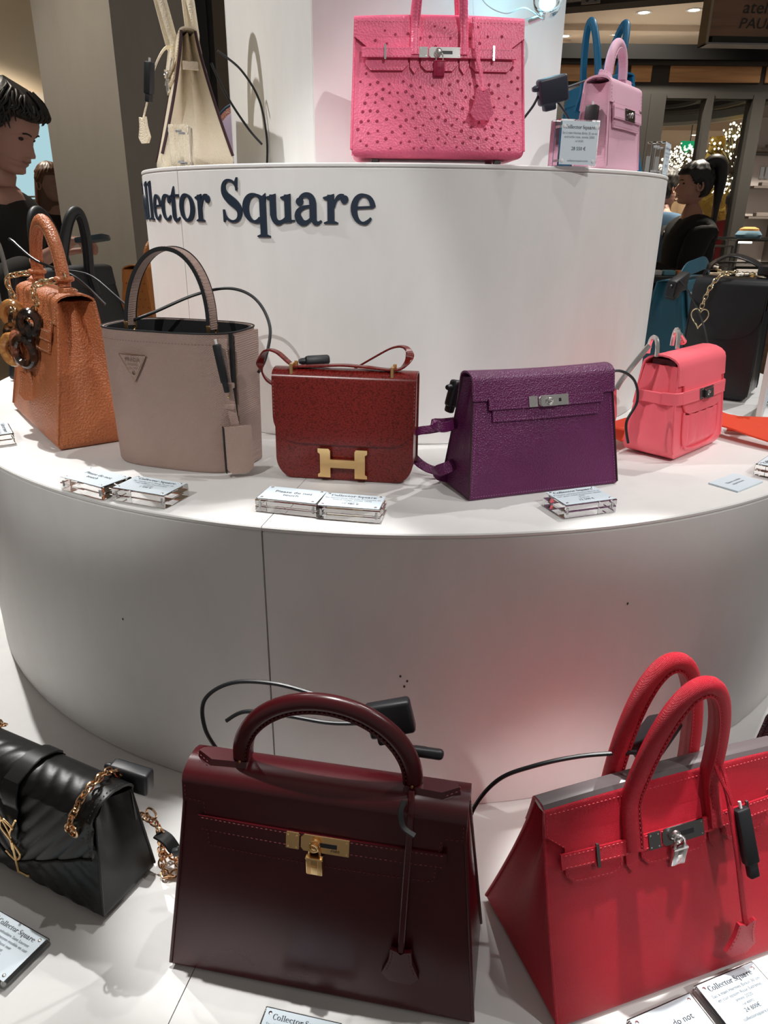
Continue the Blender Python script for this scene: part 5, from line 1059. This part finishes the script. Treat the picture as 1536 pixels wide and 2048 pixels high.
# glass display counters with jewellery trays
def counter(label, px0, px1, py, Y, h, trays, seed, led=False):
    a_ = P2(px0, py, Y); b_ = P2(px1, py, Y); zt2 = a_.z; t = thing('display_counter', label, 'display case', ((a_.x+b_.x)/2, Y, 0)); w_ = abs(b_.x-a_.x); rn = random.Random(seed)
    obj('base_cabinet', box2((-w_/2, 0, 0), (w_/2, .5, zt2-h)), WALN, t); obj('tray_floor', box2((-w_/2+.01, .01, zt2-h), (w_/2-.01, .49, zt2-h+.015)), mat('tray_cream', (.66, .56, .45), .7), t)
    obj('glass_top', box2((-w_/2, 0, zt2-.008), (w_/2, .5, zt2)), GLZ, t); obj('glass_front', box2((-w_/2, 0, zt2-h), (w_/2, .006, zt2-.008)), GLZ, t)
    for sx_ in (-1, 1):
        for y_ in (0, .5): obj('corner_post', box2((sx_*w_/2-.008, y_-.008, zt2-h), (sx_*w_/2+.008, y_+.008, zt2)), DARK, t)
    for y_ in (0, .5): obj('top_rail', box2((-w_/2, y_-.008, zt2-.008), (w_/2, y_+.008, zt2+.008)), DARK, t)
    if led:
        obj('led_strip', box2((-w_/2+.015, .012, zt2-.022), (-w_/2+.115, .024, zt2-.010)), emit('case_led', (1, .9, .76), 6), t)
        l_ = bpy.data.lights.new('case_light', 'AREA'); l_.energy = 1.2; l_.shape = 'RECTANGLE'; l_.size = .1; l_.size_y = .02; l_.color = (1, .9, .76); lo_ = bpy.data.objects.new('case_light', l_); COL.objects.link(lo_); lo_.location = ((a_.x+b_.x)/2-w_/2+.065, Y+.018, zt2-.026)
    for i in range(trays):
        x = -w_/2+.07+(w_-.14)*(i+.5)/trays; tr = obj('jewel_tray', box2((x-.05, .08, zt2-h+.016), (x+.05, .30, zt2-h+.04), .004), mat('tray_%d' % (i % 3), [(.75, .70, .62), (.03, .03, .03), (.45, .30, .16)][i % 3], .6), t)
        for k in range(3): obj('ring_roll', xf(lathe([(.012, -.02), (.02, 0), (.012, .02)], 10), (x-.03+.03*k, .15+.04*rn.random(), zt2-h+.055), (0, math.pi/2, 0)), [LG, WB, SILVER][(i+k) % 3], tr)
    return t
counter('glass jewellery counter in front of the shop window', 1425, 1466, 492, 4.6, .22, 3, 1); counter('long glass jewellery counter by the shelving', 1474, 1640, 480, 4.0, .30, 7, 2, True); counter('nearer glass jewellery counter with cream trays', 1470, 1680, 535, 3.2, .22, 6, 3)
tb = thing('display_table', 'dark table with colourful small goods beside the person in black sweater', 'table', (P2(1322, 545, 2.5).x, 2.5, 0)); zt3 = P2(1322, 548, 2.5).z
obj('top', box2((-.3, -.2, zt3-.03), (.14, .2, zt3), .004), DKNAVY, tb)
for x in (-.27, .11):
    for y_ in (-.17, .17): obj('leg', box2((x-.02, y_-.02, 0), (x+.02, y_+.02, zt3-.03)), DKNAVY, tb)
for i, cl_ in enumerate(((.7, .15, .3), (.8, .6, .1), (.75, .75, .72), (.15, .4, .5), (.8, .3, .1))): o = obj('small_box', rbox(.06, .05, .025, .004, 1, (0, 0, .0125)), mat('goods_%d' % i, cl_, .5)); o.location = (P2(1322, 545, 2.5).x-.2+.07*i, 2.42, zt3); o['label'] = ['magenta', 'yellow', 'white', 'teal', 'orange'][i]+' small box on the dark table beside the glazed shop front'; o['category'] = 'box'
# orange and blue gift bag on the counter by the shelving
c = P2(1515, 478, 3.9); gb = thing('gift_pouch', 'blue and orange soft pouch lying on the glass counter', 'pouch', (c.x, 4.05, c.z)); 
def pr_(z, s): return [Vector((.09*s*math.cos(a*math.pi/8), .06*s*math.sin(a*math.pi/8), z*.8)) for a in range(16)]
obj('pouch', loft([pr_(0, 1), pr_(.03, 1.05), pr_(.06, .85), pr_(.075, .5)]), mat('pouch_blue', (.05, .11, .15), .8), gb); obj('orange_flap', loft([pr_(.05, .8), pr_(.08, .75), pr_(.095, .4)]), mat('pouch_orange', (.35, .16, .035), .8), gb)
# ================================================================== people
def skinned(joints, edges, sub=2):
    me = bpy.data.meshes.new('sk'); names = list(joints); idx = {n: i for i, n in enumerate(names)}
    me.from_pydata([joints[n][0] for n in names], [(idx[a], idx[b]) for a, b in edges], []); ob = bpy.data.objects.new('sk', me); COL.objects.link(ob)
    md = ob.modifiers.new('s', 'SKIN'); md.use_smooth_shade = True
    for i, n in enumerate(names): r = joints[n][1]; me.skin_vertices[0].data[i].radius = (r, r) if not isinstance(r, tuple) else r; me.skin_vertices[0].data[i].use_root = (i == 0)
    s2 = ob.modifiers.new('u', 'SUBSURF'); s2.levels = sub; s2.render_levels = sub
    dg = bpy.context.evaluated_depsgraph_get(); e = bpy.data.meshes.new_from_object(ob.evaluated_get(dg)); V = [v.co.copy() for v in e.vertices]; Fc = [tuple(p.vertices) for p in e.polygons]
    bpy.data.objects.remove(ob); bpy.data.meshes.remove(e); bpy.data.meshes.remove(me); return V, Fc
def interp(t, z):
    for (a, x), (b, y) in zip(t[:-1], t[1:]):
        if z <= b: k = (z-a)/(b-a); k = k*k*(3-2*k)*.5+k*.5; return x+(y-x)*k
    return t[-1][1]
XF = [(0, .045), (.006, .078), (.016, .088), (.03, .081), (.040, .088), (.047, .087), (.054, .091), (.064, .086), (.09, .085), (.115, .084), (.13, .09), (.16, .088), (.19, .072), (.215, .045), (.232, .0), (.235, -.02)]
XB = [(0, -.03), (.03, -.055), (.06, -.082), (.1, -.1), (.14, -.105), (.18, -.095), (.21, -.068), (.232, -.03), (.235, -.02)]
WD = [(0, .03), (.012, .04), (.03, .053), (.06, .063), (.1, .07), (.14, .074), (.18, .068), (.21, .048), (.228, .02), (.235, .0)]
NO = [(0, 0), (.060, 0), (.066, .010), (.074, .025), (.080, .026), (.095, .016), (.115, .004), (.122, 0), (.24, 0)]
def head_pt(z, th, k=1.0):
    f, b, w_ = interp(XF, z), interp(XB, z), interp(WD, z); xc, rx = (f+b)/2, (f-b)/2; cs, sn = math.cos(th), math.sin(th)
    x = xc+rx*math.copysign(abs(cs)**.88, cs)*k; y = w_*math.copysign(abs(sn)**.88, sn)*k
    if cs > 0:
        x += interp(NO, z)*math.exp(-(y/.0115)**2)
        for s in (-1, 1): x -= .007*math.exp(-((y-s*.031)/.013)**2-((z-.116)/.011)**2)
        x -= .004*math.exp(-((z-.0505)/.0022)**2)*math.exp(-(y/.022)**2)
    return Vector((x, y, z))
HZ = [0, .004, .01, .016, .023, .03, .036, .04, .044, .047, .0495, .0515, .054, .058, .062, .066, .07, .074, .078, .083, .09, .097, .104, .11, .116, .122, .13, .14, .15, .16, .175, .19, .203, .215, .224, .231, .2345]
def head_mesh(): return loft([[head_pt(z, 2*math.pi*i/48) for i in range(48)] for z in HZ])
def hair_lim(style, th):
    hl = {'quiff': .170, 'pony': .160, 'long': .155}[style]; f = math.cos(th)
    if f > .6: return hl
    if f > .18: q = (.6-f)/.42; q = q*q*(3-2*q); return hl-(hl-.105)*q
    if f > -.05: return .105
    q = min(1, (-.05-f)/.3); return .105-.07*q
def hair_mesh(style):
    rings = []; n = 72
    for k in range(30):
        z = .03+.2045*k/29; r = []
        for i in range(n):
            th = 2*math.pi*i/n; p = head_pt(z, th); c = Vector((-.012, 0, p.z)); d = p-c; f = math.cos(th)
            lim = hair_lim(style, th); q = max(0, min(1, (z-lim+.006)/.014)); q = q*q*(3-2*q); top = max(0, (z-.15)/.085)
            gro = .011+.004*math.sin(th*11+z*60)*.5+.002*math.sin(th*23-z*190)
            if style == 'quiff': gro += (.016*math.exp(-((z-.2)/.03)**2)*max(0, f)+.012*top)
            o = c+d+d.normalized()*(-.010+(gro+.010)*q) if d.length > 1e-5 else p.copy()
            o.z = z+(.016 if style == 'quiff' else .010)*top*top; r.append(o)
        rings.append(r)
    return loft(rings, False, True)
def hair_locks(style, seed=1, m=150):
    """tapered locks combed over the scalp"""
    rn = random.Random(seed); mb = MB()
    for k in range(m):
        th = rn.uniform(-math.pi, math.pi); lim = hair_lim(style, th); z0 = rn.uniform(max(lim+.02, .12), .228); P = []
        for s in range(6):
            t = s/5
            if style == 'quiff': z = z0-(z0-lim)*t*.75; a = th+.25*t*math.sin(th*2+k)
            else: z = z0+(.215-z0)*t*.8; a = th+(math.copysign(math.pi, th)-th)*.35*t
            p = head_pt(min(z, .232), a); c = Vector((-.012, 0, p.z)); d = (p-c); top = max(0, (z-.15)/.085); e = .013+.006*math.sin(math.pi*t)+(.016*math.exp(-((z-.2)/.03)**2)*max(0, math.cos(a))+.012*top if style == 'quiff' else 0)
            q = p+(d.normalized() if d.length > 1e-5 else Vector((0, 0, 1)))*e; q.z += (.016 if style == 'quiff' else .010)*top*top; P.append(q)
        mb.add(tube(P, rn.uniform(.004, .0075), 6, False, None, lambda t: 1.05-.85*t))
    return mb
def hand_mesh(side=1, curl=.6, spread=.1):
    """x = along fingers, y = across (thumb on +y*side), z = back of hand up"""
    mb = MB(); mb.add(loft([[Vector((x, w_*math.cos(a*math.pi/6), t*math.sin(a*math.pi/6))) for a in range(12)] for x, w_, t in ((-.05, .026, .02), (-.01, .028, .021), (.02, .036, .018), (.06, .043, .015), (.088, .041, .012), (.096, .036, .008))]))
    for i, (y, ln) in enumerate(((.031, .072), (.011, .08), (-.010, .074), (-.029, .058))):
        p = Vector((.088, y*side, 0)); P = [p-Vector((.014, 0, 0)), p]; a = 0
        for k, q in enumerate((.45, .32, .23)): a += curl*(.7 if k == 0 else 1.0); p = p+Vector((math.cos(a), spread*(1.5-i)*.3*side, -math.sin(a)))*ln*q; P.append(p)
        mb.add(tube(catmull(P, 4), .0088, 8, False, None, lambda t: 1-.25*t))
    P = [Vector((.012, .026*side, -.004)), Vector((.035, .048*side, -.012)), Vector((.062, .058*side, -.022)), Vector((.084, .052*side, -.032))]; mb.add(tube(catmull(P, 4), .0105, 8, False, None, lambda t: 1-.25*t)); return mb.v, mb.f
def person(label, pos, yaw, cloth, skin, hair, style='quiff', H=1.75, pitch=0, lean=0, armL=None, armR=None, head_yaw=0, handr=None, bottom=None, detail=True):
    """armL/R: (elbow, wrist) local points in metres; x forward, y left"""
    k = H/1.75; root = thing('person', label, 'person', pos, yaw); key = label.replace(' ', '_')[:46]; sk = mat('skin_'+key, skin, .5, 0, .4, Subsurface_Weight=.06); ck = mat('cloth_'+key, cloth, .85); hk = mat('hair_'+key, hair, .45)
    lx = lambda z: lean*max(0, z-.9)**1.3
    def J(x, y, z): return Vector((x+lx(z), y, z))*k
    aL = armL or ((-.02, .25, 1.13), (.06, .26, .88)); aR = armR or ((-.02, -.25, 1.13), (.06, -.26, .88))
    def skel(g):
        j = dict(pelvis=(J(0, 0, .95), (.125+g, .155+g)), spine=(J(0, 0, 1.13), (.11+g, .14+g)), chest=(J(0, 0, 1.32), (.12+g, .165+g)), top=(J(-.01, 0, 1.43), (.09+g, .12+g)), neck=(J(.0, 0, 1.50), .056+g*.6))
        e = [('pelvis', 'spine'), ('spine', 'chest'), ('chest', 'top'), ('top', 'neck')]
        for s, n, a in ((1, 'l', aL), (-1, 'r', aR)):
            j['sh'+n] = (J(-.01, s*.175, 1.41), .068+g); j['el'+n] = (Vector(a[0])*k, .048+g); j['wr'+n] = (Vector(a[1])*k, .031+g)
            j['hip'+n] = (J(0, s*.09, .88), .105+g); j['kn'+n] = (Vector((.02, s*.1, .5))*k, .065+g); j['an'+n] = (Vector((-.02, s*.1, .09))*k, .045+g); 
            e += [('top', 'sh'+n), ('sh'+n, 'el'+n), ('el'+n, 'wr'+n), ('pelvis', 'hip'+n), ('hip'+n, 'kn'+n), ('kn'+n, 'an'+n)]
        if g == 0:
            j['head'] = (J(.015, 0, 1.575), .05); e.append(('neck', 'head'))
        for n in 'lr': j['toe'+n] = (Vector((.12, .1 if n == 'l' else -.1, .035))*k, .034+g*.4); e.append(('an'+n, 'toe'+n))
        return j, e
    j, e = skel(0); mb = MB().add(skinned(j, e, 1)); hb = j['neck'][0]+Vector((.012, 0, .055*k))
    M = Matrix.Translation(hb) @ Matrix.Rotation(head_yaw, 4, 'Z') @ Matrix.Rotation(pitch, 4, 'Y') @ Matrix.Diagonal((1, 1, 1, 1))
    hm = head_mesh(); mb.add(([M @ v for v in hm[0]], hm[1]))
    for s in (-1, 1):
        ear = tube([Vector((-.012+.016*math.cos(a*math.pi/6), s*(.072+.006*abs(math.sin(a*math.pi/12))), .098+.026*math.sin(a*math.pi/6))) for a in range(12)], .0065, 6, True); mb.add(([M @ v for v in ear[0]], ear[1])); ep = xf(lathe([(.012, 0), (.008, .004), (0, .005)], 8), (-.012, s*.068, .098), (-s*math.pi/2, 0, 0)); mb.add(([M @ v for v in ep[0]], ep[1]))
    for n, s in (('l', 1), ('r', -1)):
        a = aL if n == 'l' else aR; w_ = Vector(a[1])*k; d = (w_-Vector(a[0])*k).normalized(); zz = Vector((0, 0, 1)); y_ = zz.cross(d).normalized(); z_ = d.cross(y_); R_ = Matrix((d, y_, z_)).transposed().to_4x4(); h = hand_mesh(-s, .55 if not handr else handr); mb.add(([Matrix.Translation(w_+d*.045) @ R_ @ Vector(v) for v in h[0]], h[1]))
    body = obj('body', mb, sk, root, 70)
    j, e = skel(.016); j['neck'] = (J(-.004, 0, 1.505), .072); obj('clothing', skinned(j, e, 2), ck, root, 70)
    hr = hair_mesh(style); ho = obj('hair', ([M @ v for v in hr[0]], hr[1]), hk, root, 70)
    if detail and style == 'quiff': lk = hair_locks(style, 1, 170 if style == 'quiff' else 60); obj('hair_locks', ([M @ Vector(v) for v in lk.v], lk.f), hk, ho, 70, kind='stuff')
    if style == 'pony':
        obj('ponytail', tube([M @ Vector(p) for p in catmull([(-.06, 0, .205), (-.10, 0, .228), (-.135, 0, .212), (-.15, 0, .15), (-.15, 0, .06), (-.145, 0, -.04), (-.14, 0, -.14)], 6)], .046, 12, False, None, lambda t: .8+.35*math.sin(math.pi*min(1, t*1.3))*(1-t*.4)-.45*t), hk, ho)
    if style == 'long':
        obj('hair_length', loft([[M @ Vector((-.04+rx*math.cos(a*math.pi/8), w_*math.sin(a*math.pi/8), z)) for a in range(16)] for z, rx, w_ in ((.15, .075, .078), (.08, .085, .085), (0, .08, .095), (-.1, .07, .1), (-.2, .06, .09), (-.27, .03, .06))]), hk, ho)
    if detail:
        EW = mat('eye_white', (.55, .5, .47), .3); LIP = mat('lip_'+key, mul(skin, .62), .5); DK = mat('eye_dark', (.012, .009, .008), .3)
        for s in (-1, 1):
            c = head_pt(.116, math.atan2(s*.031, .08)); c = Vector((c.x-.002, s*.031, .115)); eo = obj('eye', ([M @ Vector(v) for v in xf(lathe([(0, -.010), (.006, -.007), (.0085, 0), (.006, .007), (0, .010)], 10), c, (math.pi/2, 0, 0), (1, .75, 1))[0]], xf(lathe([(0, -.010), (.006, -.007), (.0085, 0), (.006, .007), (0, .010)], 10))[1]), DK, body)
            obj('eyebrow', tube([M @ Vector((head_pt(.131, math.atan2(y, .085)).x-.0005, s*y, .131+.004*math.sin((y-.012)/.034*math.pi))) for y in (.012, .022, .032, .042)], .0027, 6), hk, body)
        obj('lips', tube([M @ Vector((head_pt(.0505, math.atan2(y, .085)).x+.0035-abs(y)*.02, y, .0505+abs(y)*.12)) for y in [-.022+.0044*i for i in range(11)]], .0042, 6, False, None, lambda t: .35+.65*math.sin(math.pi*t)), LIP, body)
    return root, M
BLACKC = (.006, .006, .007)
# man leaning in from the left with a phone
chin = yp(22, 343, .95); mp = Vector((chin.x-.195, .95, 0)); hd_w = yp(112, 530, .62)
ya = RAD(-8)
def loc_(p, o, a): d = Vector(p)-Vector(o); return (d.x*math.cos(a)+d.y*math.sin(a), -d.x*math.sin(a)+d.y*math.cos(a), d.z)
wr = Vector(loc_(hd_w, mp, ya)); wr = wr-Vector((.06, 0, -.004))
person('smiling person in black looking down at a phone beside the stand', mp, ya, BLACKC, (.46, .26, .215), (.012, .009, .008), 'quiff', 1.755, RAD(26), .30, None, (tuple(Vector((wr.x*.35, -.30, 1.14))/(1.755/1.75)), tuple(wr/(1.755/1.75))), 0, .8)
ph = thing('phone', 'dark phone held in the hand of the person in black', 'phone', tuple(yp(185, 478, .6)), 0, None, (RAD(-8), RAD(-8), RAD(-10))); obj('phone_body', rbox(.09, .045, .016, .005, 2), mat('phone_blue', (.03, .055, .075), .35), ph)
c = yp(95, 372, 3.6); person('person in black coat standing by the clothes rail of the left shop', (c.x+.02, 3.6, 0), RAD(-40), BLACKC, (.3, .18, .14), (.10, .042, .02), 'long', 1.66, detail=False)
# right hand side people
c = yp(1392, 400, 3.2); person('person in black sweater standing in profile with raised hands', (c.x, 3.2, 0), RAD(178), BLACKC, (.46, .25, .19), (.010, .007, .008), 'pony', 1.685, RAD(2), .02, ((.10, .24, 1.12), (.33, .16, 1.20)), ((.05, -.25, 1.10), (.30, -.18, 1.02)), 0, .4)
c = yp(1336, 400, 4.2); person('person in blue jacket facing the person in black sweater', (c.x-.02, 4.25, 0), RAD(35), (.045, .10, .17), (.36, .2, .15), (.015, .012, .01), 'quiff', 1.70, 0, detail=False)
c = yp(1356, 400, 5.0); person('person in dark grey top standing behind the person in blue jacket', (c.x, 5.0, 0), RAD(150), (.05, .045, .05), (.45, .3, .24), (.45, .31, .18), 'long', 1.66, detail=False)
c = yp(1464, 430, 7.4); person('distant person in dark red vest behind the glass', (c.x, 7.4, 0), RAD(90), (.30, .025, .03), (.3, .18, .14), (.008, .008, .008), 'quiff', 1.62, detail=False)
